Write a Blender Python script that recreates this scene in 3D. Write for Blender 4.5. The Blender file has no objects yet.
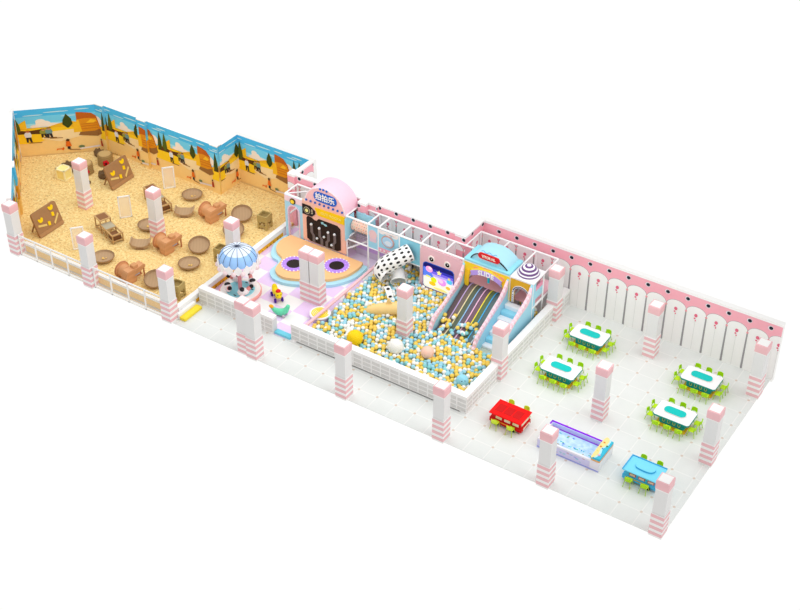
import bpy, bmesh, math, random
from mathutils import Vector, Matrix
PI = math.pi
rnd = random.Random(7)
SC = bpy.context.scene
COL = SC.collection

# ---------------------------------------------------------------- camera
cam_d = bpy.data.cameras.new('camera')
cam = bpy.data.objects.new('camera', cam_d)
COL.objects.link(cam)
cam.location = (18.8482507, -39.2098281, 40.6913419)
cam.rotation_euler = (0.928799420, -0.002699234, 0.581267806)
cam_d.sensor_fit = 'HORIZONTAL'
cam_d.sensor_width = 36.0
cam_d.lens = 1390.2572 / 800.0 * 36.0
cam_d.clip_end = 500
SC.camera = cam

# ---------------------------------------------------------------- light
WORLD_LOW, WORLD_HIGH, SUN, CEIL = 1.03, 0.60, 0.50, 1.0
w = bpy.data.worlds.new('studio_sky')
SC.world = w
w.use_nodes = True
nt = w.node_tree
bg = nt.nodes['Background']
tc = nt.nodes.new('ShaderNodeTexCoord')
sp = nt.nodes.new('ShaderNodeSeparateXYZ')
mr = nt.nodes.new('ShaderNodeMapRange')
mr.inputs[1].default_value = -0.25
mr.inputs[2].default_value = 0.35
mx = nt.nodes.new('ShaderNodeMix')
mx.data_type = 'RGBA'
nt.links.new(tc.outputs['Generated'], sp.inputs[0])
nt.links.new(sp.outputs['Z'], mr.inputs[0])
nt.links.new(mr.outputs[0], mx.inputs[0])
mx.inputs[6].default_value = (WORLD_LOW, WORLD_LOW, WORLD_LOW * 0.985, 1)
mx.inputs[7].default_value = (WORLD_HIGH, WORLD_HIGH, WORLD_HIGH, 1)
nt.links.new(mx.outputs[2], bg.inputs[0])
bg.inputs[1].default_value = 1.0
sun_d = bpy.data.lights.new('sun', 'SUN')
sun_d.energy = SUN
sun_d.angle = math.radians(40)
sun = bpy.data.objects.new('sun', sun_d)
COL.objects.link(sun)
sun.location = (20, -10, 40)
sun.rotation_euler = Vector((0.52, 0.12, 0.85)).to_track_quat('Z', 'Y').to_euler()
# broad ceiling lighting of the hall
ca_d = bpy.data.lights.new('ceiling_light', 'AREA')
ca_d.shape = 'RECTANGLE'
ca_d.size = 43.0
ca_d.size_y = 10.6
ca_d.energy = CEIL * PI * 43.0 * 10.6
ca = bpy.data.objects.new('ceiling_light', ca_d)
COL.objects.link(ca)
ca.location = (-14.5, 4.3, 7.5)
vs = SC.view_settings
vs.view_transform = 'Standard'
vs.look = 'None'
vs.exposure = 0.0
vs.gamma = 1.0
vs.use_curve_mapping = False


# ---------------------------------------------------------------- materials
def lin(c):
    c = c / 255.0
    return c / 12.92 if c <= 0.04045 else ((c + 0.055) / 1.055) ** 2.4


_M = {}


def M(r, g, b, rough=0.45, var=0.03, scale=6.0, emit=0.0, bump=0.0, metal=0.0):
    key = (r, g, b, rough, var, scale, emit, bump, metal)
    if key in _M:
        return _M[key]
    m = bpy.data.materials.new('paint_%d_%d_%d' % (r, g, b))
    m.use_nodes = True
    t = m.node_tree
    p = t.nodes['Principled BSDF']
    c = (lin(r), lin(g), lin(b))
    tco = t.nodes.new('ShaderNodeTexCoord')
    n = t.nodes.new('ShaderNodeTexNoise')
    n.inputs['Scale'].default_value = scale
    n.inputs['Detail'].default_value = 3
    t.links.new(tco.outputs['Object'], n.inputs['Vector'])
    mxx = t.nodes.new('ShaderNodeMix')
    mxx.data_type = 'RGBA'
    mxx.inputs[6].default_value = (*[max(0, x * (1 - var)) for x in c], 1)
    mxx.inputs[7].default_value = (*[min(1, x * (1 + var)) for x in c], 1)
    t.links.new(n.outputs[0], mxx.inputs[0])
    t.links.new(mxx.outputs[2], p.inputs['Base Color'])
    p.inputs['Roughness'].default_value = rough
    p.inputs['Metallic'].default_value = metal
    p.inputs['Specular IOR Level'].default_value = 0.16
    if emit:
        t.links.new(mxx.outputs[2], p.inputs['Emission Color'])
        p.inputs['Emission Strength'].default_value = emit
    if bump:
        bp = t.nodes.new('ShaderNodeBump')
        bp.inputs['Strength'].default_value = bump
        t.links.new(n.outputs[0], bp.inputs['Height'])
        t.links.new(bp.outputs[0], p.inputs['Normal'])
    _M[key] = m
    return m


def newmat(name):
    m = bpy.data.materials.new(name)
    m.use_nodes = True
    return m, m.node_tree, m.node_tree.nodes['Principled BSDF']


def math_node(t, op, a, b=None):
    n = t.nodes.new('ShaderNodeMath')
    n.operation = op
    for i, x in enumerate((a, b)):
        if x is None:
            continue
        if isinstance(x, (int, float)):
            n.inputs[i].default_value = x
        else:
            t.links.new(x, n.inputs[i])
    return n.outputs[0]


def mix_col(t, fac, a, b):
    n = t.nodes.new('ShaderNodeMix')
    n.data_type = 'RGBA'
    if isinstance(fac, (int, float)):
        n.inputs[0].default_value = fac
    else:
        t.links.new(fac, n.inputs[0])
    for i, x in ((6, a), (7, b)):
        if isinstance(x, tuple):
            n.inputs[i].default_value = (*[lin(v) for v in x], 1)
        else:
            t.links.new(x, n.inputs[i])
    return n.outputs[2]


def obj_xyz(t):
    a = t.nodes.new('ShaderNodeTexCoord')
    s = t.nodes.new('ShaderNodeSeparateXYZ')
    t.links.new(a.outputs['Object'], s.inputs[0])
    return a.outputs['Object'], s.outputs


def tile_material():
    m, t, p = newmat('floor_tiles')
    v, s = obj_xyz(t)
    d = []
    for k in (0, 1):
        f = math_node(t, 'FRACT', math_node(t, 'ADD', s[k], 100.5))
        d.append(math_node(t, 'ABSOLUTE', math_node(t, 'SUBTRACT', f, 0.5)))
    grout = math_node(t, 'LESS_THAN', math_node(t, 'MINIMUM', d[0], d[1]), 0.022)
    dot = math_node(t, 'LESS_THAN', math_node(t, 'ADD', d[0], d[1]), 0.078)
    n = t.nodes.new('ShaderNodeTexNoise')
    n.inputs['Scale'].default_value = 1.3
    n.inputs['Detail'].default_value = 4
    t.links.new(v, n.inputs['Vector'])
    c = mix_col(t, n.outputs[0], (223, 226, 223), (232, 235, 232))
    c = mix_col(t, grout, c, (237, 238, 235))
    c = mix_col(t, dot, c, (217, 201, 187))
    t.links.new(c, p.inputs['Base Color'])
    p.inputs['Roughness'].default_value = 0.45
    p.inputs['Specular IOR Level'].default_value = 0.25
    return m


def checker_material():
    m, t, p = newmat('foam_checker')
    v, s = obj_xyz(t)
    a = math_node(t, 'FLOOR', math_node(t, 'ADD', s[0], 100.0))
    b = math_node(t, 'FLOOR', math_node(t, 'ADD', s[1], 100.0))
    par = math_node(t, 'MODULO', math_node(t, 'ADD', a, b), 2.0)
    c = mix_col(t, math_node(t, 'GREATER_THAN', par, 0.5), (234, 208, 243), (243, 242, 241))
    t.links.new(c, p.inputs['Base Color'])
    p.inputs['Roughness'].default_value = 0.6
    return m


def sand_material():
    m, t, p = newmat('sand')
    v, s = obj_xyz(t)
    n1 = t.nodes.new('ShaderNodeTexNoise')
    n1.inputs['Scale'].default_value = 8.0
    n1.inputs['Detail'].default_value = 7
    n1.inputs['Roughness'].default_value = 0.75
    n2 = t.nodes.new('ShaderNodeTexNoise')
    n2.inputs['Scale'].default_value = 0.6
    n2.inputs['Detail'].default_value = 2
    n3 = t.nodes.new('ShaderNodeTexNoise')
    n3.inputs['Scale'].default_value = 11
    n3.inputs['Detail'].default_value = 2
    for n in (n1, n2, n3):
        t.links.new(v, n.inputs['Vector'])
    mr1 = t.nodes.new('ShaderNodeMapRange')
    mr1.inputs[1].default_value = 0.33
    mr1.inputs[2].default_value = 0.67
    t.links.new(n1.outputs[0], mr1.inputs[0])
    c = mix_col(t, mr1.outputs[0], (212, 158, 84), (255, 240, 178))
    c = mix_col(t, math_node(t, 'MULTIPLY', n2.outputs[0], 0.5), c, (248, 214, 138))
    sp_ = math_node(t, 'GREATER_THAN', n3.outputs[0], 0.64)
    c = mix_col(t, math_node(t, 'MULTIPLY', sp_, 0.55), c, (150, 105, 55))
    t.links.new(c, p.inputs['Base Color'])
    p.inputs['Roughness'].default_value = 0.9
    p.inputs['Specular IOR Level'].default_value = 0.1
    bp = t.nodes.new('ShaderNodeBump')
    bp.inputs['Strength'].default_value = 0.5
    bp.inputs['Distance'].default_value = 0.05
    t.links.new(n1.outputs[0], bp.inputs['Height'])
    t.links.new(bp.outputs[0], p.inputs['Normal'])
    return m


def wood_material(name, a, b, axis=0, freq=9.0):
    m, t, p = newmat(name)
    v, s = obj_xyz(t)
    wv = t.nodes.new('ShaderNodeTexWave')
    wv.bands_direction = 'XYZ'[axis]
    wv.inputs['Scale'].default_value = freq
    wv.inputs['Distortion'].default_value = 2.0
    wv.inputs['Detail'].default_value = 2
    t.links.new(v, wv.inputs['Vector'])
    c = mix_col(t, wv.outputs['Fac'], a, b)
    t.links.new(c, p.inputs['Base Color'])
    p.inputs['Roughness'].default_value = 0.6
    p.inputs['Specular IOR Level'].default_value = 0.2
    return m


def glass_material(name, tint, clear):
    m, t, p = newmat(name)
    out = t.nodes['Material Output']
    tr = t.nodes.new('ShaderNodeBsdfTransparent')
    tr.inputs[0].default_value = (*[lin(v) for v in tint], 1)
    p.inputs['Base Color'].default_value = (*[lin(v) for v in tint], 1)
    p.inputs['Roughness'].default_value = 0.1
    ms = t.nodes.new('ShaderNodeMixShader')
    ms.inputs[0].default_value = clear
    t.links.new(p.outputs[0], ms.inputs[1])
    t.links.new(tr.outputs[0], ms.inputs[2])
    t.links.new(ms.outputs[0], out.inputs[0])
    return m


def polka_material():
    m, t, p = newmat('polka_dots')
    a = t.nodes.new('ShaderNodeUVMap')
    s = t.nodes.new('ShaderNodeSeparateXYZ')
    t.links.new(a.outputs[0], s.inputs[0])
    row = math_node(t, 'FLOOR', s.outputs[1])
    sh = math_node(t, 'MULTIPLY', math_node(t, 'MODULO', row, 2.0), 0.5)
    fx = math_node(t, 'SUBTRACT', math_node(t, 'FRACT', math_node(t, 'ADD', s.outputs[0], sh)), 0.5)
    fy = math_node(t, 'SUBTRACT', math_node(t, 'FRACT', s.outputs[1]), 0.5)
    r = math_node(t, 'SQRT', math_node(t, 'ADD', math_node(t, 'MULTIPLY', fx, fx), math_node(t, 'MULTIPLY', fy, fy)))
    c = mix_col(t, math_node(t, 'LESS_THAN', r, 0.27), (243, 242, 240), (18, 18, 20))
    t.links.new(c, p.inputs['Base Color'])
    p.inputs['Roughness'].default_value = 0.35
    return m


def net_material():
    return M(120, 118, 130, 0.7)


WHITE = M(244, 243, 241, 0.5, 0.01)
WALLW = M(249, 248, 246, 0.6, 0.01, 2.0)
PINK = M(239, 189, 193, 0.5, 0.03)
PALEPINK = M(246, 205, 210, 0.5, 0.02)
ROSE = M(249, 176, 189, 0.6, 0.02)
BLACK = M(24, 22, 24, 0.5)
CYAN = M(150, 222, 238, 0.4, 0.02)
CREAM = M(240, 228, 196)
LILAC = M(205, 180, 240)
YEL = M(250, 200, 30)

# ---------------------------------------------------------------- mesh builder
CUBE = [(0, 3, 2, 1), (4, 5, 6, 7), (0, 1, 5, 4), (1, 2, 6, 5), (2, 3, 7, 6), (3, 0, 4, 7)]


class MB:
    def __init__(self):
        self.v, self.f, self.mi, self.mats, self.uv = [], [], [], [], {}

    def _m(self, mat):
        if mat not in self.mats:
            self.mats.append(mat)
        return self.mats.index(mat)

    def add(self, vs, fs, mat):
        k = len(self.v)
        self.v += [tuple(x) for x in vs]
        i = self._m(mat)
        for f in fs:
            self.f.append([k + a for a in f])
            self.mi.append(i)
        return self

    def hexa(self, pts, mat):
        return self.add(pts, CUBE, mat)

    def box(self, x0, y0, z0, x1, y1, z1, mat, bev=0.0):
        if bev <= 0:
            return self.hexa([(x0, y0, z0), (x1, y0, z0), (x1, y1, z0), (x0, y1, z0),
                              (x0, y0, z1), (x1, y0, z1), (x1, y1, z1), (x0, y1, z1)], mat)
        bm = bmesh.new()
        bmesh.ops.create_cube(bm, size=1.0)
        for vtx in bm.verts:
            vtx.co = ((x0 + x1) / 2 + vtx.co.x * (x1 - x0), (y0 + y1) / 2 + vtx.co.y * (y1 - y0),
                      (z0 + z1) / 2 + vtx.co.z * (z1 - z0))
        bmesh.ops.bevel(bm, geom=bm.edges[:], offset=bev, segments=3, profile=0.5, affect='EDGES')
        bm.verts.index_update()
        self.add([v.co[:] for v in bm.verts], [[v.index for v in f.verts] for f in bm.faces], mat)
        bm.free()
        return self

    def bar(self, p, q, w, h, mat):
        p, q = Vector(p), Vector(q)
        d = (q - p).normalized()
        up = Vector((0, 0, 1)) if abs(d.z) < 0.95 else Vector((0, 1, 0))
        s = d.cross(up).normalized() * (w / 2)
        u = s.cross(d).normalized() * (h / 2)
        return self.hexa([p - s - u, p + s - u, p + s + u, p - s + u, q - s - u, q + s - u, q + s + u, q - s + u], mat)

    def cyl(self, p, q, r0, mat, r1=None, n=12, caps=True):
        r1 = r0 if r1 is None else r1
        return self.tube([p, q], [r0, r1], mat, n, caps)

    def tube(self, pts, r, mat, n=10, caps=True, uv=None):
        pts = [Vector(p) for p in pts]
        rs = r if isinstance(r, (list, tuple)) else [r] * len(pts)
        vs, fs, L = [], [], 0.0
        prev = None
        k0 = len(self.v)
        for i, p in enumerate(pts):
            a = pts[max(i - 1, 0)]
            b = pts[min(i + 1, len(pts) - 1)]
            d = (b - a).normalized()
            if prev is None:
                up = Vector((0, 0, 1)) if abs(d.z) < 0.9 else Vector((1, 0, 0))
                s = d.cross(up).normalized()
            else:
                s = (prev - d * prev.dot(d)).normalized()
            prev = s
            u = s.cross(d)
            if i:
                L += (p - pts[i - 1]).length
            m_ = n + 1 if uv else n
            for j in range(m_):
                t = 2 * PI * j / n
                vs.append(p + (s * math.cos(t) + u * math.sin(t)) * rs[i])
                if uv:
                    self.uv[k0 + len(vs) - 1] = (uv[0] * j / n, L * uv[1])
        m_ = n + 1 if uv else n
        for i in range(len(pts) - 1):
            for j in range(n):
                jn = j + 1 if uv else (j + 1) % n
                fs.append((i * m_ + j, i * m_ + jn, (i + 1) * m_ + jn, (i + 1) * m_ + j))
        if caps:
            fs.append(list(range(n))[::-1])
            fs.append([(len(pts) - 1) * m_ + j for j in range(n)])
        return self.add(vs, fs, mat)

    def lathe(self, prof, mat, c=(0, 0, 0), n=24, axis='z', loop=False):
        vs, fs = [], []
        for r, z in prof:
            for j in range(n):
                t = 2 * PI * j / n
                a, b = r * math.cos(t), r * math.sin(t)
                q = {'z': (a, b, z), 'x': (z, a, b), 'y': (a, z, b)}[axis]
                vs.append((c[0] + q[0], c[1] + q[1], c[2] + q[2]))
        for i in range(len(prof) - 1):
            for j in range(n):
                jn = (j + 1) % n
                fs.append((i * n + j, i * n + jn, (i + 1) * n + jn, (i + 1) * n + j))
        if loop:
            k = (len(prof) - 1) * n
            fs += [(k + j, k + (j + 1) % n, (j + 1) % n, j) for j in range(n)]
        else:
            fs.append(list(range(n)))
            fs.append([(len(prof) - 1) * n + j for j in range(n)])
        return self.add(vs, fs, mat)

    def prism(self, poly, axis, a, b, mat):
        def P(u, v, w_):
            return {'x': (w_, u, v), 'y': (u, w_, v), 'z': (u, v, w_)}[axis]
        n = len(poly)
        vs = [P(u, v, a) for u, v in poly] + [P(u, v, b) for u, v in poly]
        fs = [list(range(n))[::-1], list(range(n, 2 * n))]
        fs += [(i, (i + 1) % n, n + (i + 1) % n, n + i) for i in range(n)]
        return self.add(vs, fs, mat)

    def ring(self, outer, inner, axis, a, b, mat):
        """extruded band between two outlines of equal length"""
        def P(u, v, w_):
            return {'x': (w_, u, v), 'y': (u, w_, v), 'z': (u, v, w_)}[axis]
        n = len(outer)
        vs = []
        for w_ in (a, b):
            vs += [P(u, v, w_) for u, v in outer] + [P(u, v, w_) for u, v in inner]
        fs = []
        for i in range(n):
            j = (i + 1) % n
            fs += [(i, j, n + j, n + i), (2 * n + i, 3 * n + i, 3 * n + j, 2 * n + j),
                   (i, 2 * n + i, 2 * n + j, j), (n + i, n + j, 3 * n + j, 3 * n + i)]
        return self.add(vs, fs, mat)

    def face(self, pts, mat):
        return self.add(pts, [list(range(len(pts)))], mat)

    def ball(self, c, r, mat, sub=2, s=(1, 1, 1), rot=None):
        bm = bmesh.new()
        bmesh.ops.create_icosphere(bm, subdivisions=sub, radius=1.0)
        bm.verts.index_update()
        vs = []
        for v in bm.verts:
            q = Vector((v.co.x * r * s[0], v.co.y * r * s[1], v.co.z * r * s[2]))
            if rot:
                q = rot @ q
            vs.append(q + Vector(c))
        self.add(vs, [[v.index for v in f.verts] for f in bm.faces], mat)
        bm.free()
        return self

    def mesh(self, name, smooth=True, normals=True):
        me = bpy.data.meshes.new(name)
        me.from_pydata(self.v, [], self.f)
        for m in self.mats:
            me.materials.append(m)
        me.polygons.foreach_set('material_index', self.mi)
        if self.uv:
            lay = me.uv_layers.new(name='UVMap')
            for lp in me.loops:
                lay.data[lp.index].uv = self.uv.get(lp.vertex_index, (0.0, 0.0))
        if normals:
            bm = bmesh.new()
            bm.from_mesh(me)
            bmesh.ops.recalc_face_normals(bm, faces=bm.faces)
            bm.to_mesh(me)
            bm.free()
        if smooth:
            me.polygons.foreach_set('use_smooth', [True] * len(me.polygons))
            me.set_sharp_from_angle(angle=math.radians(35))
        me.update()
        return me

    def build(self, name, parent=None, loc=None, rot=None, smooth=True, normals=True):
        o = bpy.data.objects.new(name, self.mesh(name, smooth, normals))
        COL.objects.link(o)
        if parent:
            o.parent = parent
        if loc:
            o.location = loc
        if rot:
            o.rotation_euler = rot
        return o


def tag(o, label=None, cat=None, group=None, kind=None):
    if label:
        o['label'] = label
    if cat:
        o['category'] = cat
    if group:
        o['group'] = group
    if kind:
        o['kind'] = kind
    return o


def thing(name, label, cat, loc=(0, 0, 0), rz=0.0, group=None):
    o = bpy.data.objects.new(name, None)
    COL.objects.link(o)
    o.location = loc
    o.rotation_euler = (0, 0, rz)
    return tag(o, label, cat, group)


def dup(root, loc, rz, label, group=None):
    r = root.copy()
    COL.objects.link(r)
    r.location = loc
    r.rotation_euler = (0, 0, rz)
    r['label'] = label
    if group:
        r['group'] = group
    for ch in list(root.children):
        c = ch.copy()
        COL.objects.link(c)
        c.parent = r
        for g in list(ch.children):
            d = g.copy()
            COL.objects.link(d)
            d.parent = c
    return r


def ellipse(cx, cy, rx, ry=None, n=20, a0=0.0, a1=2 * PI):
    ry = rx if ry is None else ry
    full = abs(a1 - a0 - 2 * PI) < 1e-6
    m = n if full else n + 1
    return [(cx + rx * math.cos(a0 + (a1 - a0) * i / n), cy + ry * math.sin(a0 + (a1 - a0) * i / n)) for i in range(m)]


def rrect(x0, y0, x1, y1, r, n=4):
    out = []
    for cx, cy, a in ((x1 - r, y1 - r, 0), (x0 + r, y1 - r, 90), (x0 + r, y0 + r, 180), (x1 - r, y0 + r, 270)):
        for i in range(n + 1):
            t = math.radians(a + 90 * i / n)
            out.append((cx + r * math.cos(t), cy + r * math.sin(t)))
    return out


def smooth_poly(pts, k=4, closed=False):
    out = []
    n = len(pts)
    rng = range(n) if closed else range(n - 1)
    for i in rng:
        if closed:
            p0, p1, p2, p3 = pts[i - 1], pts[i], pts[(i + 1) % n], pts[(i + 2) % n]
        else:
            p0, p1, p2, p3 = pts[max(i - 1, 0)], pts[i], pts[i + 1], pts[min(i + 2, n - 1)]
        for j in range(k):
            t = j / k
            out.append(tuple(0.5 * ((2 * b) + (c - a) * t + (2 * a - 5 * b + 4 * c - d) * t * t + (3 * b - a - 3 * c + d) * t ** 3)
                             for a, b, c, d in zip(p0, p1, p2, p3)))
    if not closed:
        out.append(tuple(pts[-1]))
    return out


def star(cx, cy, r, n=5, k=0.5, a0=PI / 2):
    return [(cx + (r if i % 2 == 0 else r * k) * math.cos(a0 + PI * i / n), cy + (r if i % 2 == 0 else r * k) * math.sin(a0 + PI * i / n)) for i in range(2 * n)]


def text_mesh(s, size, mat, depth, name, parent, place, bold=0.0):
    """lettering as solid mesh; place maps (x, y, z) of the flat text to the parent's space"""
    cu = bpy.data.curves.new('text', 'FONT')
    cu.body = s
    cu.size = size
    cu.extrude = depth
    cu.offset = bold
    cu.align_x = 'CENTER'
    cu.align_y = 'CENTER'
    cu.resolution_u = 3
    o = bpy.data.objects.new('text', cu)
    COL.objects.link(o)
    dg = bpy.context.evaluated_depsgraph_get()
    me = bpy.data.meshes.new_from_object(o.evaluated_get(dg))
    bpy.data.objects.remove(o)
    for v in me.vertices:
        v.co = place(v.co.x, v.co.y, v.co.z)
    me.materials.clear()
    me.materials.append(mat)
    ob = bpy.data.objects.new(name, me)
    COL.objects.link(ob)
    ob.parent = parent
    return ob


def clip_u(poly, u0, u1):
    for lim, sg in ((u0, 1), (u1, -1)):
        out = []
        for i, p in enumerate(poly):
            q = poly[(i + 1) % len(poly)]
            a, b = sg * (p[0] - lim), sg * (q[0] - lim)
            if a >= 0:
                out.append(p)
            if a * b < 0:
                t = a / (a - b)
                out.append((lim, p[1] + t * (q[1] - p[1])))
        poly = out
        if len(poly) < 3:
            return []
    return poly


# ================================================================ STRUCTURE


def struct(o, label=None):
    o['kind'] = 'structure'
    if label:
        o['label'] = label
    return o


# floor under the whole hall
struct(MB().box(-19.5, -0.88, -0.025, 6.28, 10.96, 0.0, tile_material()).build('floor'), 'pale tiled floor with small beige corner dots')
struct(MB().box(-19.32, 1.1, 0.0, -13.42, 9.2, 0.03, checker_material()).build('floor'), 'lilac and white checker soft play floor')
struct(MB().box(-13.42, 1.2, 0.0, -4.4, 9.2, 0.04, M(196, 206, 190, 0.7)).build('floor'), 'ball pit floor under the plastic balls')

# ---- mural pattern (u along the wall, v height), one period
PER = 4.03


def mural(u0, u1, shift, sc=1.0):
    SKY1, SKY2, SKY3 = M(76, 186, 234, .7, .02), M(114, 206, 238, .7, .02), M(162, 224, 240, .7, .02)
    CLD, CLD2 = M(246, 232, 214, .7, .02), M(186, 226, 234, .7, .02)
    HILL, FIELD = M(236, 182, 40, .7, .06, 8), M(254, 206, 36, .7, .05, 8)
    ROAD, GRND = M(250, 222, 168, .7, .04), M(250, 210, 136, .7, .05)
    DARK, SHADE = M(92, 60, 24, .7, .1, 9), M(150, 104, 54, .7, .06)
    TREE, TREE2 = M(62, 74, 22, .7, .12, 9), M(86, 98, 30, .7, .12, 9)
    HAY1, HAY2, HAY3 = M(190, 96, 24, .7, .12, 7), M(222, 144, 28, .7, .12, 9), M(248, 190, 40, .7, .1, 9)
    WSH, BLU, GRN, TRO = M(226, 228, 232), M(112, 150, 150), M(150, 150, 60), M(52, 44, 44)
    ORA, RED, SKIN = M(232, 112, 30), M(176, 64, 36), M(210, 150, 100)
    L = []
    big = (u0 - 1, u1 + 1)
    L.append(([(big[0], 0), (big[1], 0), (big[1], 1.7), (big[0], 1.7)], GRND, 0))
    L.append(([(big[0], 1.6), (big[1], 1.6), (big[1], 2.2), (big[0], 2.2)], SKY3, 1))
    L.append(([(big[0], 2.2), (big[1], 2.2), (big[1], 2.65), (big[0], 2.65)], SKY2, 2))
    L.append(([(big[0], 2.65), (big[1], 2.65), (big[1], 3.1), (big[0], 3.1)], SKY1, 3))
    k0 = math.floor((u0 - shift - 4 * sc) / (PER * sc))
    k1 = math.ceil((u1 - shift + 2 * sc) / (PER * sc))
    for k in range(k0, k1 + 1):
        s = shift + k * PER * sc
        lv = [4]

        def A(poly, mat):
            lv[0] += 1
            L.append(([(x * sc + s, y) for x, y in poly], mat, lv[0]))

        def E_(cx, cy, rx, ry, mat, n=14):
            A(ellipse(cx, cy, rx, ry, n), mat)
        for cx, cy, rx, ry in ((.35, 2.02, .22, .1), (.65, 2.15, .3, .2), (.55, 2.3, .2, .16), (.95, 2.05, .35, .12), (1.3, 2.05, .3, .08), (2.8, 2.2, .28, .18), (2.95, 2.05, .3, .2)):
            E_(cx, cy, rx, ry, CLD)
        for cx, cy, rx in ((-.6, 2.9, .35), (.3, 2.72, .4), (1.2, 2.85, .5), (2.2, 2.9, .3), (3.1, 2.8, .35), (1.65, 2.55, .3)):
            E_(cx, cy, rx, .035, CLD2)
        A([(-1.3, 1.6), (-.9, 1.85), (0, 1.95), (.8, 1.93), (1.3, 2.12), (1.7, 2.2), (2.0, 2.1), (2.75, 1.7), (2.73, 1.5), (-1.3, 1.5)], HILL)
        A([(-1.0, 1.6), (-.2, 1.86), (.5, 1.9), (1.6, 1.85), (2.1, 1.7), (2.1, 1.5), (-1.0, 1.5)], FIELD)
        A([(-.95, 1.5), (-.9, 1.78), (-.5, 1.86), (0, 1.76), (.5, 1.82), (.85, 1.7), (.9, 1.5)], DARK)
        A([(-1.1, 1.0), (-1.0, 1.55), (-.2, 1.58), (.7, 1.5), (1.1, 1.38), (.3, .95)], FIELD)
        A([(.5, 1.2), (.9, 1.62), (2.1, 1.7), (2.4, 1.3), (1.2, .95)], ROAD)
        A([(-.4, 1.95), (-.33, 2.22), (-.02, 2.46), (0, 1.9)], M(248, 196, 40))
        for cx, h0, h1, wd, mt in ((-.78, 1.72, 2.75, .15, TREE), (-.42, 1.74, 2.78, .17, TREE2), (1.58, 1.9, 2.68, .2, TREE)):
            A([(cx - .03, h0 - .12), (cx - wd, h0 + .12), (cx - wd * .85, h0 + .4), (cx - .02, h1), (cx + wd * .8, h0 + .45), (cx + wd, h0 + .12), (cx + .03, h0 - .12)], mt)
        # haystack rock
        A([(1.95, 1.25), (2.05, 1.5), (3.0, 1.6), (3.08, 1.35), (2.7, 1.1)], SHADE)
        A([(1.92, 1.45), (1.95, 2.72), (2.15, 2.7), (2.55, 2.6), (2.8, 2.3), (3.02, 1.62), (2.6, 1.45)], HAY1)
        A([(1.92, 1.45), (1.93, 2.25), (2.3, 2.3), (2.75, 2.25), (2.98, 1.65), (2.6, 1.45)], HAY2)
        A([(1.78, 1.45), (1.8, 2.0), (2.02, 2.25), (2.1, 1.45)], HAY3)
        A([(2.3, 2.0), (2.5, 2.22), (2.72, 2.12), (2.6, 1.98)], HAY3)
        for zz in (1.62, 1.78, 1.92):
            A([(2.1, zz), (2.1, zz + .03), (2.85, zz + .05), (2.85, zz + .02)], HAY1)
        # farm hands
        for cx, v0, v1, shirt in ((0.0, 1.04, 1.8, WSH), (.6, 1.3, 1.85, GRN), (.82, 1.24, 1.9, BLU)):
            h = v1 - v0
            A([(cx, v0), (cx + .5, v0 - .04), (cx + .5, v0 - .08), (cx, v0 - .06)], SHADE)
            A([(cx - .09, v0), (cx - .1, v0 + h * .5), (cx + .1, v0 + h * .5), (cx + .14, v0), (cx + .06, v0), (cx + .01, v0 + h * .35), (cx - .02, v0)], TRO)
            A([(cx - .11, v0 + h * .42), (cx - .15, v0 + h * .66), (cx - .1, v0 + h * .84), (cx + .1, v0 + h * .84), (cx + .14, v0 + h * .6), (cx + .11, v0 + h * .42)], shirt)
            E_(cx, v0 + h * .9, .07, .08, SKIN, 8)
            A([(cx - .13, v0 + h * .93), (cx - .05, v1), (cx + .07, v1), (cx + .12, v0 + h * .93)], RED if shirt is WSH else DARK)
        # child, dog, odds and ends
        A([(1.5, .42), (1.95, .34), (1.95, .3), (1.5, .36)], SHADE)
        A([(1.44, .42), (1.45, .65), (1.55, .65), (1.56, .42)], TRO)
        A([(1.38, .6), (1.42, .92), (1.56, .92), (1.62, .6)], ORA)
        E_(1.49, 1.0, .075, .09, DARK, 8)
        A([(1.0, .36), (1.02, .5), (1.22, .5), (1.3, .58), (1.32, .48), (1.26, .36), (1.2, .44), (1.06, .44)], ORA)
        E_(2.0, .52, .13, .09, M(110, 130, 90), 8)
        A([(1.9, .34), (2.8, .44), (2.8, .54), (1.95, .45)], M(232, 220, 214))
        A([(2.9, .5), (2.88, .85), (3.0, .85), (3.05, .5)], RED)
        E_(2.94, .92, .05, .06, DARK, 8)
    return L


def pink_print(u0, u1, shift, dz=0.0):
    """pink scalloped band, arched white panels, dark eyes; boundaries sit at shift + n"""
    L = []
    GR, LG = M(158, 156, 158, .6), M(222, 222, 219, .6)
    top = 3.01
    k0, k1 = math.floor(u0 - shift) - 1, math.ceil(u1 - shift) + 1
    spring, rise, hw = 2.1 + dz, 0.37, 0.485

    def arch(c, grow=0.0, n=14):
        return [(c + (hw + grow) * math.cos(PI - PI * i / n), spring + (rise + grow) * math.sin(PI * i / n) ** 0.9) for i in range(n + 1)]
    L.append(([(u0 - 1, spring), (u1 + 1, spring), (u1 + 1, top), (u0 - 1, top)], ROSE, 0))
    RD = M(234, 112, 138)
    for k in range(k0, k1 + 1):
        b = shift + k
        c = b + 0.5
        for lv, (poly, mat) in enumerate((
                (arch(c, 0.018), GR), (arch(c), WALLW),
                ([(b - .05, 0.02), (b + .05, 0.02), (b + .035, spring), (b - .035, spring)], GR),
                (ellipse(b, spring - .02, .06, .06, 10), M(240, 160, 165)),
                ([(c - .008, .05), (c + .008, .05), (c + .008, 1.8 + dz), (c - .008, 1.8 + dz)], LG),
                (ellipse(c, 2.0 + dz, .085, .1, 10), RD), (ellipse(c - .04, 1.83 + dz, .05, .05, 8), RD),
                (ellipse(c + .01, 1.72 + dz, .035, .045, 8), RD),
                (ellipse(b, 2.77 + dz * 1.05, .13, .12, 12), M(236, 236, 240)),
                (ellipse(b + .01, 2.77 + dz * 1.05, .1, .095, 12), M(40, 44, 56)))):
            L.append((poly, mat, lv + 1))
    return L


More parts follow.
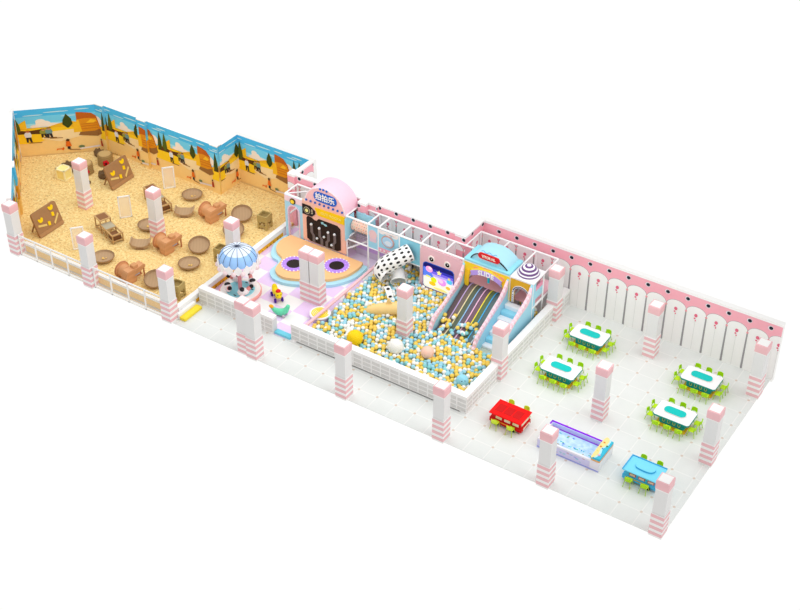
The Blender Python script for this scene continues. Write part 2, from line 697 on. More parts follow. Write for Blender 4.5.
def wall(name, p0, p1, inward, prints, label, z1=3.1, thick=0.26, ext=(0.0, 0.0), side='wall'):
    """p0 -> p1 is the inner face; prints(u0, u1) gives the printed layers"""
    p0, p1 = Vector((*p0, 0)), Vector((*p1, 0))
    d = p1 - p0
    Ln = d.length
    d.normalize()
    n = Vector((inward[0], inward[1], 0)).normalized()

    def P(u, off, z):
        q = p0 + d * u + n * off
        return (q.x, q.y, z)
    a, b = -ext[0], Ln + ext[1]
    mb = MB()
    mb.hexa([P(a, -thick, -0.12), P(b, -thick, -0.12), P(b, 0, -0.12), P(a, 0, -0.12),
             P(a, -thick, z1), P(b, -thick, z1), P(b, 0, z1), P(a, 0, z1)], WALLW)
    o = struct(mb.build(name), label)
    if prints:
        pm = MB()
        for poly, mat, lv in prints(0, Ln):
            q = clip_u(poly, 0.0, Ln)
            if q:
                pm.face([P(u, 0.002 + 0.0007 * lv, max(z, 0.0)) for u, z in q], mat)
        c = pm.build('mural' if 'mural' in label else 'wall_print', o, smooth=False, normals=False)
    return o, P


# sand hall walls
wall('wall_left', (-36.42, 6.0), (-29.92, -0.4), (1, 1), lambda a, b: mural(a, b, 6.3), 'left wall with a painted harvest mural', ext=(0.0, 0.0))
wall('wall_back_left', (-36.42, 6.05), (-33.2, 9.1), (1, -1), lambda a, b: mural(a, b, 0.56, 1.42), 'slanted far left wall with a painted harvest mural', ext=(0.2, 0.05))
wall('wall_back', (-33.2, 9.25), (-24.45, 9.25), (0, -1), lambda a, b: mural(a, b, 33.2 - 31.92), 'long back wall with a painted harvest mural')
wall('wall_back_return', (-24.45, 9.25), (-24.45, 10.85), (1, 0), lambda a, b: mural(a, b, -0.15), 'short return wall with a painted harvest mural', ext=(0, .26))
wall('wall_back_right', (-24.45, 10.85), (-19.62, 10.85), (0, -1), lambda a, b: mural(a, b, 24.45 - 23.88), 'recessed back wall with a painted harvest mural', ext=(0.0, .27))
wall('wall_sand_right', (-19.36, 10.85), (-19.36, 9.2), (1, 0), lambda a, b: pink_print(a, b, .95, .15), 'short pink wall with black spots dividing sand and play hall', thick=.26, ext=(0.0, 0.0))
# pink hall walls
wall('wall_pink_left', (-19.3, 9.25), (-9.03, 9.25), (0, -1), lambda a, b: pink_print(a, b, 19.3 - 19.09, .17), 'pink scalloped back wall with black spots behind the frame')
wall('wall_pink_return', (-9.03, 9.25), (-9.03, 10.94), (1, 0), lambda a, b: pink_print(a, b, .56, .17), 'short pink return wall with black spots', ext=(0, .26))
wall('wall_pink_right', (-9.03, 10.94), (6.36, 10.94), (0, -1), lambda a, b: pink_print(a, b, 9.03 - 9.17, 0.0), 'pink scalloped back wall with arched white panels', z1=3.14)


def pilaster(x0, x1, y0, y1, name, prints, label, z1=3.16):
    mural_ = 'mural' in label
    mb = MB()
    if mural_:
        mb.box(x0, y0, 0, x1, y1, 1.2, M(236, 196, 110, .7, .05)).box(x0, y0, 1.2, x1, y1, 1.95, M(228, 166, 40, .7, .1))
        mb.box(x0, y0, 1.95, x1, y1, z1 - .06, M(110, 196, 226, .7, .02)).box(x0, y0, z1 - .06, x1, y1, z1, WALLW)
    else:
        mb.box(x0, y0, 0, x1, y1, z1 - .14, ROSE).box(x0, y0, z1 - .14, x1, y1, z1, WALLW)
    o = struct(mb.build(name), label)
    if prints:
        pm = MB()
        for poly, mat, lv in prints:
            q = clip_u(poly, x0, x1)
            if q:
                pm.face([(u, y0 - 0.002 - 0.0007 * lv, z) for u, z in q], mat)
        pm.build('mural' if mural_ else 'wall_print', o, smooth=False, normals=False)
    return o


for x0, x1 in ((-33.25, -32.65), (-30.12, -29.5)):
    pilaster(x0, x1, 9.08, 9.4, 'trim_pilaster', mural(x0, x1, -31.92), 'wall pilaster carrying the harvest mural')
pilaster(-25.0, -24.47, 9.16, 9.5, 'trim_pilaster', mural(-25.0, -24.47, -31.92), 'corner pilaster carrying the harvest mural')
pilaster(-19.75, -19.3, 9.12, 9.6, 'trim_pilaster', pink_print(-19.75, -19.3, -19.09, .17), 'pink corner pilaster at the left end of the pink wall')
pilaster(-9.6, -9.0, 9.12, 9.7, 'trim_pilaster', pink_print(-9.6, -9.0, -9.09, .17), 'corner pilaster of the pink wall')
for x0 in (-15.15, -14.62):
    pilaster(x0, x0 + .5, 8.86 if x0 < -15 else 9.1, 9.4, 'trim_pilaster', pink_print(x0, x0 + .5, -19.09, .17), 'pink pilaster of the back wall behind the frame')
mb = MB()
for z0, z1, mt in ((0, 1.1, M(240, 196, 110, .7)), (1.1, 1.95, M(220, 150, 40, .7)), (1.95, 3.06, M(80, 186, 224, .7)), (3.06, 3.14, WALLW)):
    mb.hexa([(x, y, z) for z in (z0, z1) for x, y in ((-32.5, 2.1), (-32.1, 1.7), (-32.0, 1.82), (-32.4, 2.22))], mt)
struct(mb.build('trim_pilaster'), 'pilaster in the middle of the left mural wall')

# ---- sand bed and its kerbs
sand = sand_material()
sp_poly = [(-36.4, 6.0), (-29.93, -0.38), (-29.9, -0.45), (-19.5, -0.45), (-19.5, 10.8), (-24.45, 10.8), (-24.45, 9.22), (-33.1, 9.08)]
bm = bmesh.new()
vsb = [bm.verts.new((x, y, 0.16)) for x, y in sp_poly]
bm.faces.new(vsb)
bmesh.ops.triangulate(bm, faces=bm.faces[:])
bmesh.ops.subdivide_edges(bm, edges=bm.edges[:], cuts=6, use_grid_fill=True)
bmesh.ops.subdivide_edges(bm, edges=bm.edges[:], cuts=5, use_grid_fill=True)
for v in bm.verts:
    x, y = v.co.x, v.co.y
    v.co.z = 0.155 + 0.004 * math.sin(x * 3.1 + y * 1.7) * math.sin(y * 2.9 - x)
me = bpy.data.meshes.new('sand_bed')
bm.to_mesh(me)
bm.free()
me.materials.append(sand)
me.polygons.foreach_set('use_smooth', [True] * len(me.polygons))
so = bpy.data.objects.new('sand_bed', me)
COL.objects.link(so)
tag(so, 'golden sand covering the sand play area on the left', 'sand', kind='stuff')
struct(MB().prism(sp_poly, 'z', -0.12, 0.12, M(226, 180, 110)).build('floor'), 'base slab under the sand')

kerb = struct(MB().box(-19.6, -0.3, -0.02, -19.33, 8.7, 0.5, WHITE).build('trim_kerb'), 'white kerb along the right side of the sand')
strip = MB()
strip.face([(-19.326, 0.95, 0.03), (-19.326, 7.98, 0.03), (-19.326, 7.98, 0.26), (-19.326, 0.95, 0.26)], M(240, 180, 40, .6, .15, 3))
for k in range(24):
    yy = 1.0 + k * 0.29 + rnd.uniform(-.08, .08)
    strip.face([(-19.322, yy, .06), (-19.322, yy + rnd.uniform(.05, .16), .06), (-19.322, yy + .06, rnd.uniform(.12, .22))], M(150, 84, 26))
strip.build('printed_strip', kerb, smooth=False, normals=False)
kerb2 = struct(MB().box(-29.5, -0.5, -0.02, -19.6, -0.32, 0.6, WHITE).build('trim_kerb'), 'white kerb along the front of the sand')
strip = MB()
strip.face([(-29.4, -.504, .0), (-19.62, -.504, .0), (-19.62, -.504, .47), (-29.4, -.504, .47)], M(252, 214, 156, .6, .06, 2))
strip.face([(-29.4, -.506, .0), (-19.62, -.506, .0), (-19.62, -.506, .1), (-29.4, -.506, .1)], M(214, 208, 200, .6, .08, 2))
strip.build('printed_strip', kerb2, smooth=False, normals=False)


# ---- perforated low brick walls
def brick_wall(p0, p1, thick, name, label, inner=(0, 1), top=.95):
    """p0 -> p1 is the outer face line, bricks in three courses with raised white joints"""
    p0, p1 = Vector((*p0, 0)), Vector((*p1, 0))
    d = (p1 - p0)
    Ln = d.length
    d.normalize()
    n = Vector((*inner, 0))

    def P(u, off, z):
        q = p0 + d * u + n * off
        return (q.x, q.y, z)

    def bx(mb, u0, u1, o0, o1, z0, z1, mat):
        mb.hexa([P(u0, o0, z0), P(u1, o0, z0), P(u1, o1, z0), P(u0, o1, z0), P(u0, o0, z1), P(u1, o0, z1), P(u1, o1, z1), P(u0, o1, z1)], mat)
    mb = MB()
    bx(mb, 0.002, Ln - .002, .016, thick, -.05, .82, M(222, 221, 218, .7, .03, 2))
    bx(mb, 0, Ln, 0, thick, 0.82, top, WHITE)
    bx(mb, 0, Ln, 0, thick - .004, -.05, 0.09, WHITE)
    o = struct(mb.build(name), label)
    jo = MB()
    H = 0.243
    nb = max(1, round(Ln / .5))
    W = Ln / nb
    for r in range(3):
        z = .09 + r * H
        bx(jo, 0.004, Ln - .004, 0.003, .03, z + H - .055, z + H - .001, WHITE)
    for k in range(nb + 1):
        x = k * W
        bx(jo, max(x - .03, 0.004), min(x + .03, Ln - .004), 0.005, .031, .08, .822, WHITE)
    jo.build('brick_joints', o)
    return o


brick_wall((-19.2, 1.05), (-14.68, 1.05), .34, 'wall_front_left', 'low white brick wall in front of the carousel')
brick_wall((-13.72, 1.2), (-4.076, 1.2), .34, 'wall_front', 'long low white brick wall in front of the ball pit')
brick_wall((-4.07, 1.21), (-4.07, 10.9), .34, 'wall_side', 'low white brick wall on the right side of the ball pit', (-1, 0), .953)


# ================================================================ PILLARS
def make_pillar(label, loc):
    t = thing('pillar', label, 'pillar', loc)
    hs = .285
    mb = MB()
    mb.box(-hs, -hs, 0, hs, hs, .09, WHITE)
    z = .09
    for k in range(4):
        mb.box(-hs - .004, -hs - .004, z, hs + .004, hs + .004, z + .165, PINK)
        zt = z + .165
        mb.box(-hs, -hs, zt, hs, hs, zt + .145 if k < 3 else zt + .045, WHITE)
        z += .31
    mb.build('striped_base', t)
    MB().box(-.264, -.264, 1.23, .264, .264, 2.56, M(230, 229, 228, .5, .01)).build('shaft', t)
    cp = MB()
    cp.box(-.27, -.27, 2.5, .27, .27, 2.58, WHITE)
    cp.box(-.29, -.29, 2.56, .29, .29, 2.98, PINK, .02)
    c = cp.build('cap', t)
    MB().box(-.235, -.235, 2.96, .235, .235, 2.995, WHITE).build('cap_top', c)
    return t


COLX = [-29.49 + 5.117 * k - .285 for k in range(8)]
RY = {'F': -1.0 + .285, 'M': 3.97 + .285, 'B': 9.22 + .285}
PILL = {
    ('F', 0): 'striped pillar at the far left corner of the sand railing', ('F', 1): 'striped pillar in the middle of the sand railing',
    ('F', 2): 'striped pillar beside the yellow step at the sand corner',
    ('F', 4): 'striped pillar on the front edge before the yellow ball', ('F', 5): 'striped pillar near the front corner of the ball pit wall',
    ('F', 6): 'striped pillar in front of the blue aquarium counter', ('F', 7): 'striped pillar at the front right corner by the blue bus table',
    ('M', 0): 'striped pillar in the sand beside the cream cube', ('M', 1): 'striped pillar in the sand between the two bench machines',
    ('M', 2): 'striped pillar in the sand behind the blue carousel canopy', ('M', 4): 'striped pillar standing in the middle of the ball pit',
    ('M', 5): 'striped pillar built into the right brick wall by the stairs', ('M', 6): 'striped pillar in the open between the teal tables and the aquarium counter',
    ('M', 7): 'striped pillar at the right floor edge beside the front right teal table',
    ('B', 5): 'striped pillar behind the play tower at the end of the brick wall', ('B', 6): 'striped pillar against the pink arched back wall',
    ('B', 7): 'striped pillar at the right end of the back wall'}
pr = None
for (r, k), lb in PILL.items():
    loc = (COLX[k], RY[r], 0.2 if r == 'M' and k < 3 else 0.0)
    loc = (COLX[k], RY[r], 0.0)
    if pr is None:
        pr = make_pillar(lb, loc)
    else:
        dup(pr, loc, 0, lb)
dup(pr, (-14.36, RY['F'], 0), 0, 'right one of the paired pillars in front of the cyan step')
dup(pr, (-14.942, RY['F'] + .08, 0), 0, 'left one of the paired pillars before the carousel wall')
dup(pr, (-14.36, RY['M'], 0), 0, 'right one of the paired pillars before the orange stage')
dup(pr, (-14.942, RY['M'] - .01, 0), 0, 'left one of the paired pillars before the orange stage')

# ================================================================ SAND AREA
SZ = 0.16


def railing(x0, x1, label, n):
    t = thing('railing', label, 'railing', (x0, -0.8, 0))
    L_ = x1 - x0
    MB().box(0, -.035, 1.18, L_, .035, 1.25, WHITE, .015).build('top_rail', t)
    MB().box(0, -.03, 0.02, L_, .03, .07, WHITE).build('bottom_rail', t)
    MB().box(0, .16, 0.0, L_, .2, .05, WHITE).build('bottom_rail', t)
    for i in range(n):
        x = .05 + (L_ - .1) * i / (n - 1)
        MB().box(x - .03, -.03, 0, x + .03, .03, 1.2, WHITE).build('post', t)
    for i in range(n - 1):
        xa, xb = .05 + (L_ - .1) * i / (n - 1), .05 + (L_ - .1) * (i + 1) / (n - 1)
        MB().box(xa + .05, -.006, .1, xb - .05, .006, 1.15, GLASS).build('glass_pane', t)
    return t


GLASS = glass_material('clear_glass', (252, 251, 249), 0.97)
railing(COLX[0] + .3, COLX[1] - .3, 'white glass railing left of the middle sand pillar', 5)
railing(COLX[1] + .3, COLX[2] - .3, 'white glass railing right of the middle sand pillar', 5)

tag(MB().box(-19.14, -.5, 0, -18.8, .77, .16, M(248, 222, 60), .02).build('step'), 'yellow padded step beside the sand corner pillar', 'step')
tag(MB().box(-19.325, -.5, .0, -19.145, .72, .32, WHITE, .02).build('step'), 'white padded step behind the yellow step', 'step')
tag(MB().box(-14.66, 1.12, 0, -13.74, 1.4, .16, M(120, 214, 236), .02).build('step'), 'cyan padded step in the gap of the brick wall', 'step')

# glass drawing boards
proto = None
for k, (x0, y0, x1, y1, lb) in enumerate(((-27.42, 4.40, -27.03, 4.86, 'white framed glass board between the two bench machines'), (-27.43, 7.92, -27.05, 8.38, 'white framed glass board nearest the back mural'),
                                          (-27.40, .88, -27.01, 1.33, 'white framed glass board nearest the front railing'))):
    rz = math.atan2(y1 - y0, x1 - x0)
    if proto is None:
        t = thing('drawing_board', lb, 'drawing board', (x0, y0, SZ), rz, 'glass drawing boards standing in the sand')
        fr = MB()
        W_, H_ = .6, 1.33
        for a, b in (((0, 0), (0, H_)), ((W_, 0), (W_, H_))):
            fr.box(a[0] - .03, -.03, -.05, a[0] + .03, .03, H_, WHITE)
        fr.box(-.03, -.03, 0.0, W_ + .03, .03, .06, WHITE).box(-.03, -.03, H_ - .06, W_ + .03, .03, H_, WHITE)
        fr.build('frame', t)
        MB().box(.03, -.005, .06, W_ - .03, .005, H_ - .06, glass_material('board_glass', (255, 250, 240), .62)).build('glass_pane', t)
        proto = t
    else:
        dup(proto, (x0, y0, SZ), rz, lb)

# relief panels leaning in the sand
proto = None
BR = M(164, 122, 82, .7, .08, 3)
for (x0, y0, lb) in ((-29.52, .66, 'brown leaning panel with yellow butterflies near the front left pillar'), (-29.6, 6.2, 'brown leaning panel with yellow butterflies near the back mural')):
    if proto is None:
        t = thing('butterfly_easel', lb, 'play panel', (x0, y0, SZ), math.radians(1), 'brown butterfly panels')
        Wd, H_, dx = 1.74, 1.3, -.46

        def S(u, v, off=0.0):
            nx, nz = H_ / math.hypot(H_, dx), -dx / math.hypot(H_, dx)
            return (dx * v + nx * off, u, H_ * v + nz * off)

        def slab(mb, poly, o0, o1, mat):
            n = len(poly)
            vs = [S(u, v, o0) for u, v in poly] + [S(u, v, o1) for u, v in poly]
            mb.add(vs, [list(range(n))[::-1], list(range(n, 2 * n))] + [(i, (i + 1) % n, n + (i + 1) % n, n + i) for i in range(n)], mat)
        mb = MB()
        slab(mb, rrect(0, 0.0, Wd, 1.0, .11), -.12, 0, BR)
        o = mb.build('board', t)
        mb = MB()
        slab(mb, rrect(.0, .02, Wd, .16, .03), 0.0, .02, M(178, 134, 92, .7))
        mb.build('ledge', t)
        YB = M(248, 206, 20)
        for u, v, kind in ((.42, .62, 1), (1.3, .84, 1), (1.28, .58, 2), (.86, .34, 2)):
            mb = MB()
            if kind == 1:
                pl_ = smooth_poly([(u - .17, v + .06), (u - .07, v + .07), (u, v + .03), (u + .08, v + .09), (u + .17, v + .05), (u + .11, v - .06), (u, v - .09), (u - .11, v - .06)], 3, True)
            else:
                pl_ = star(u, v, .11, 4, .72, .6)
            slab(mb, pl_, 0, .035, YB)
            mb.build('butterfly', t)
        for a, b in (((.15, .46), (.68, .34)), ((1.18, .22), (1.6, .5))):
            mb = MB()
            dxy = (b[0] - a[0], b[1] - a[1])
            L_ = math.hypot(*dxy)
            q = (-dxy[1] / L_ * .04, dxy[0] / L_ * .04)
            slab(mb, [(a[0] + q[0], a[1] + q[1]), (b[0] + q[0], b[1] + q[1]), (b[0] - q[0], b[1] - q[1]), (a[0] - q[0], a[1] - q[1])], 0, .03, M(226, 196, 120))
            mb.build('bar', t)
        for u in (.25, Wd - .25):
            mb = MB()
            mb.bar((-.42, u, .95), (-.85, u, .0), .06, .06, BR)
            mb.build('support', t)
        proto = t
    else:
        dup(proto, (x0, y0, SZ), math.radians(1), lb)

# bench machines with raised box
WOOD1 = wood_material('oak_planks', (182, 142, 90), (210, 172, 118), 0, 4)
proto = None
for (x0, y0, lb) in ((-27.83, 3.0, 'wooden bench machine with raised box nearest the front railing'), (-27.6, 6.55, 'wooden bench machine partly hidden behind a sand pillar')):
    if proto is None:
        t = thing('sand_table', lb, 'sand table', (x0, y0, SZ), math.radians(-20), 'wooden bench machines')
        Ln, Wd = 1.92, .58
        for yy in (0, Wd):
            for x, h in ((0, .74), (.6, .74), (1.15, .52), (Ln, .52)):
                MB().box(x - .028, yy - .028, 0, x + .028, yy + .028, h, WOOD1).build('leg', t)
            mb = MB()
            mb.box(0, yy - .03, .1, Ln, yy + .03, .16, WOOD1)
            mb.box(.6, yy - .03, .46, Ln, yy + .03, .53, WOOD1)
            mb.build('side_rail', t)
        MB().box(-.05, -.05, .72, .65, Wd + .05, .77, WOOD1, .01).build('top_board', t)
        MB().box(.04, .04, .768, .56, Wd - .04, .785, M(140, 96, 60)).build('top_panel', t)
        MB().box(.62, .02, .47, 1.2, Wd - .02, .545, M(178, 168, 142, .5)).build('grey_tray', t)
        for bxs in ((Ln - .06, 0, .46, Ln, Wd, .53), (1.16, 0, .46, 1.22, Wd, .53), (0, 0, .1, .05, Wd, .16), (Ln - .05, 0, .1, Ln, Wd, .16)):
            MB().box(*bxs, WOOD1).build('cross_rail', t)
        MB().box(1.3, .06, .1, 1.84, Wd - .06, .36, M(126, 84, 50)).build('drawer_box', t)
        proto = t
    else:
        dup(proto, (x0, y0, SZ), math.radians(-20), lb)

# wooden bowls: deep tilted and shallow with sand
BOWL = wood_material('bowl_wood', (180, 148, 112), (185, 153, 117), 0, 2)
LIP = M(146, 114, 84, .6)


def bowl(label, x, y, tilt, deep):
    t = thing('wooden_bowl', label, 'bowl', (x, y, SZ), tilt, None)
    R_, h = (.56, .2) if not deep else (.56, .3)
    prof_o = [(.1, 0), (R_ * .75, .04), (R_ * .95, h * .6), (R_, h)]
    prof_i = [(R_ * .94, h), (R_ * .88, h * .65), (R_ * .68, h * .35 + .03), (.08, h * .28)]
    rot = Matrix.Rotation(math.radians(18), 4, 'X') if deep else Matrix.Identity(4)
    mb = MB()
    mb.lathe(prof_o + [(R_ * .97, h + .012)] + prof_i, BOWL, n=28)
    mb.v = [tuple((rot @ Vector(p)) + Vector((0, 0, .06 if deep else 0))) for p in mb.v]
    mb.build('shell', t)
    rg = MB()
    rg.lathe([(R_ * .99, h - .01), (R_ * 1.01, h + .012), (R_ * .96, h + .022), (R_ * .93, h + .008)], LIP, n=28, loop=True)
    rg.v = [tuple((rot @ Vector(p)) + Vector((0, 0, .06 if deep else 0))) for p in rg.v]
    rg.build('rim', t)
    if deep:
        mb = MB()
        mb.lathe([(.34, -.02), (.2, .1)], LIP, n=14)
        mb.build('foot', t)
    else:
        sm = MB()
        for k in range(6):
            sm.ball((.05 + rnd.uniform(-.1, .1), -.05 + rnd.uniform(-.06, .06), h * .34 + .03), rnd.uniform(.03, .06), M(236, 196, 110, .9), 1, (1, 1, .5))
        s_ = sm.build('sand_heap', t)
        s_['kind'] = 'stuff'
    return t


for x, y, d, lb in ((-25.66, 8.15, 0, 'shallow wooden bowl with sand nearest the back mural'), (-22.14, 8.06, 1, 'deep tilted wooden bowl nearest the back right mural corner'),
                    (-21.55, 6.62, 1, 'deep wooden bowl half hidden behind the carousel pillar'), (-22.12, 4.53, 1, 'deep tilted wooden bowl in the middle of the right sand side'),
                    (-21.58, 3.08, 0, 'shallow wooden bowl with sand beside the front slatted stool'), (-22.0, 1.02, 1, 'deep wooden bowl behind the sand corner pillar'),
                    (-25.58, 1.12, 0, 'shallow wooden bowl with sand beside the railing pillar'), (-25.66, 4.6, 0, 'shallow wooden bowl with sand half behind a sand pillar')):
    bowl(lb, x + .06, y - .03, math.radians(rnd.uniform(15, 40)), d)


def saddle(label, x, y):
    t = thing('rocker_seat', label, 'rocker seat', (x, y, SZ), math.radians(33), 'curved wooden rocker seats')
    mb = MB()
    n = 12
    prof = []
    for i in range(n + 1):
        a = PI + PI * i / n
        prof.append((.5 * math.cos(a), .4 + .4 * math.sin(a)))
    inn = [(u * .88, .4 + (v - .4) * .55) for u, v in prof[::-1]]
    vs = []
    poly = prof + inn
    hw = .38
    for w_ in (-hw, hw):
        for u, v in poly:
            vs.append((u * 1.05, w_ * (1 - .35 * abs(u) / .5 * (1 if w_ > 0 else .3)), v))
    m = len(poly)
    mb.add(vs, [list(range(m))[::-1], list(range(m, 2 * m))] + [(i, (i + 1) % m, m + (i + 1) % m, m + i) for i in range(m)], BOWL)
    mb.build('shell', t)
    MB().box(-.2, -hw, 0, .2, -hw + .04, .12, LIP, .01).build('side_rim', t)
    return t


saddle('curved wooden rocker seat beside the far terracotta machine', -24.83, 6.6)
saddle('curved wooden rocker seat beside the middle terracotta machine', -24.76, 3.05)

# terracotta sand machines with drum
TC = wood_material('terracotta_wood', (208, 150, 100), (216, 158, 110), 2, 1)
TCD = M(190, 122, 82, .6, .05)
proto = None
for x, y, lb in ((-23.55, 3.1, 'terracotta sand machine with drum beside the middle sand pillar'), (-23.5, 6.65, 'terracotta sand machine with drum nearest the back mural'),
                 (-23.4, .1, 'terracotta sand machine with drum nearest the front railing')):
    if proto is None:
        t = thing('sand_machine', lb, 'sand machine', (x + .06, y, SZ), math.radians(-8), 'terracotta sand machines')
        t.scale = (.92, .94, .94)
        mb = MB()
        mb.lathe([(.4, -.5), (.44, -.46), (.44, -.40), (.36, -.38), (.36, .0), (.37, .02)], TC, (0, .38, .46), 24, 'x')
        mb.build('drum', t)
        MB().lathe([(.44, -.52), (.47, -.5), (.47, -.43), (.44, -.41)], TCD, (0, .38, .46), 24, 'x', True).build('drum_rim', t)
        side = [(-.02, 0), (-.06, .5), (.1, .78), (.5, .8), (.66, .74), (1.16, .82), (1.26, .74), (1.24, .6), (.66, .36), (.6, 0)]
        MB().prism(side, 'x', .02, .46, TC).build('body', t)
        MB().box(.08, .52, .7, .4, .86, .95, TC, .04).build('seat', t)
        for xx in (.08, .4):
            MB().box(xx - .03, 1.14, 0, xx + .03, 1.2, .66, TCD).build('leg', t)
        MB().cyl((.5, .5, .42), (.5, .82, .44), .02, M(150, 160, 172, .3), n=8).build('crank_rod', t)
        MB().box(.2, .7, .1, .26, 1.16, .14, TCD).build('brace', t)
        proto = t
    else:
        dup(proto, (x + .06, y, SZ), math.radians(-8), lb)

# slatted olive stools
OL, OLD = M(184, 160, 100, .6, .06), M(146, 122, 72, .6)
proto = None
for x, y, lb in ((-20.5, 7.97, 'olive open sided stool near the right sand corner'), (-20.45, 4.33, 'olive stool half hidden behind the carousel canopy'), (-20.3, .75, 'olive stool behind the sand corner pillar by the steps')):
    if proto is None:
        t = thing('box_stool', lb, 'stool', (x, y, SZ), math.radians(6), 'olive open sided stools')
        for sx in (-1, 1):
            for sy in (-1, 1):
                MB().box(sx * .24 - .05, sy * .24 - .05, 0, sx * .24 + .05, sy * .24 + .05, .82, OL).build('leg', t)
        for k in range(2):
            for sg in (-1, 1):
                mb = MB()
                for z0, z1 in ((.46, .82), (.12, .22)):
                    if k:
                        mb.box(sg * .26 - .025, -.24, z0, sg * .26 + .025, .24, z1, OL)
                    else:
                        mb.box(-.24, sg * .26 - .025, z0, .24, sg * .26 + .025, z1, OL)
                mb.build('side_board', t)
        MB().box(-.24, -.24, .64, .24, .24, .68, OLD).build('inner_shelf', t)
        proto = t
    else:
        dup(proto, (x, y, SZ), math.radians(6), lb)

# cream cube, carved blocks with red flowers, dark rocks
t = thing('play_cube', 'cream cube with framed faces in the sand beside a pillar', 'cube', (-32.8, 5.75, SZ), math.radians(5))
CR = M(250, 232, 150, .5, .03)
MB().box(-.27, -.27, 0.03, .27, .27, .6, CR).build('core', t)
fr = MB()
for a in (-1, 1):
    for b in (-1, 1):
        fr.box(a * .28 - .04, b * .28 - .04, 0, a * .28 + .04, b * .28 + .04, .64, M(252, 240, 190))
        fr.box(-.3, a * .28 - .04, .3 + b * .3 - .04, .3, a * .28 + .04, .3 + b * .3 + .04, M(252, 240, 190))
        fr.box(a * .28 - .04, -.3, .3 + b * .3 - .04, a * .28 + .04, .3, .3 + b * .3 + .04, M(252, 240, 190))
fr.build('frame', t)


def flower_block(label, x, y, h, R_, rz):
    t = thing('carved_block', label, 'carved block', (x, y, SZ), rz)
    WD = wood_material('weathered_wood', (150, 120, 74), (176, 146, 94), 2, 3)
    mb = MB()
    mb.lathe([(R_ * 1.04, 0), (R_, .1), (R_ * .98, h - .05), (R_ * .94, h)], WD, n=14)
    mb.build('trunk', t)
    MB().lathe([(R_ * .8, h), (R_ * .78, h + .03)], M(200, 166, 110), n=14).build('top_disc', t)
    fl = MB()
    a = -.95
    cx, cy = R_ * math.cos(a), R_ * math.sin(a)
    for k in range(5):
        b = 2 * PI * k / 5
        tx, ty = -math.sin(a), math.cos(a)
        fl.ball((cx + tx * .1 * math.cos(b), cy + ty * .1 * math.cos(b), h * .42 + .1 * math.sin(b)), .09, M(206, 22, 34), 2)
    fl.ball((cx * 1.18, cy * 1.18, h * .42), .06, M(60, 12, 14), 2)
    fl.build('flower', t)
    return t


def rock(label, x, y, s, seed):
    r2 = random.Random(seed)
    mb = MB()
    mb.ball((0, 0, s * .4), s, M(112, 88, 62, .9, .15, 4), 3, (1.0, .8, .75))
    for i, v in enumerate(mb.v):
        f = 1 + .22 * math.sin(v[0] * 9 / s + seed) * math.cos(v[1] * 7 / s) + r2.uniform(-.05, .05)
        mb.v[i] = (v[0] * f, v[1] * f, max(v[2] * f, -.06))
    o = mb.build('rock', loc=(x, y, SZ))
    return tag(o, label, 'rock')


flower_block('carved wooden block with red flower nearest the mural corner', -31.95, 8.15, .62, .44, .2)
flower_block('carved wooden block with red flower half behind a sand pillar', -32.2, 6.85, .6, .42, .2)
for x, y, s, lb in ((-32.85, 8.6, .34, 'dark rock touching the mural behind the flower block'), (-31.02, 6.98, .34, 'dark rock beside the back brown panel'),
                    (-33.15, 6.5, .42, 'brown rock left of the sand pillar by the cream cube'), (-31.32, 6.05, .16, 'small dark rock right of the sand pillar')):
    rock(lb, x, y, s, int(abs(x * 10)))
#@@PART2@@
# ================================================================ CAROUSEL AND RIDE-ON TOYS
t = thing('carousel', 'small carousel with blue and white parasol canopy and pink pole', 'carousel', (-18.05, 2.82, 0.03))
mb = MB()
mb.lathe([(1.02, 0), (1.05, .04), (1.05, .16), (1.0, .2)], M(244, 168, 160), n=40)
mb.lathe([(1.0, .195), (.98, .215)], M(246, 240, 236), n=40)
b = mb.build('base', t)
MB().lathe([(.72, .21), (.7, .225)], M(152, 222, 232), n=32).build('blue_disc', b)
mk = MB()
for a in (.5, 1.7, 3.6, 4.9):
    mk.box(.58 * math.cos(a) - .07, .58 * math.sin(a) - .03, .222, .58 * math.cos(a) + .07, .58 * math.sin(a) + .03, .24, M(60, 66, 84))
mk.build('floor_mark', b)
MB().lathe([(.1, .2), (.1, 2.2), (.07, 2.7)], M(244, 160, 168), n=14).build('pole', t)
N = 14
dome = []
for i in range(9):
    a = (PI / 2) * (1 - i / 8) * .98
    dome.append((.95 * math.cos(a), 2.05 + .72 * math.sin(a)))
mb = MB()
vs, fs = [], []
BLU, BLP = M(158, 200, 248, .4, .05, 3), M(222, 234, 250, .4)
seg = N * 4
for r_, z_ in dome:
    for j in range(seg):
        th = 2 * PI * j / seg
        k = abs(((j % 4) / 4.0) - .5)
        rr = r_ * (1 - .05 * (1 - math.sin(PI * (j % 4) / 4)) * (r_ / .95))
        vs.append((rr * math.cos(th), rr * math.sin(th), z_))
f1, f2 = [], []
for i in range(len(dome) - 1):
    for j in range(seg):
        q = (i * seg + j, i * seg + (j + 1) % seg, (i + 1) * seg + (j + 1) % seg, (i + 1) * seg + j)
        (f2 if i < 4 else f1).append(q)
mb.add(vs, f1, BLU)
mb.add(vs, f2, BLP)
mb.build('canopy', t)
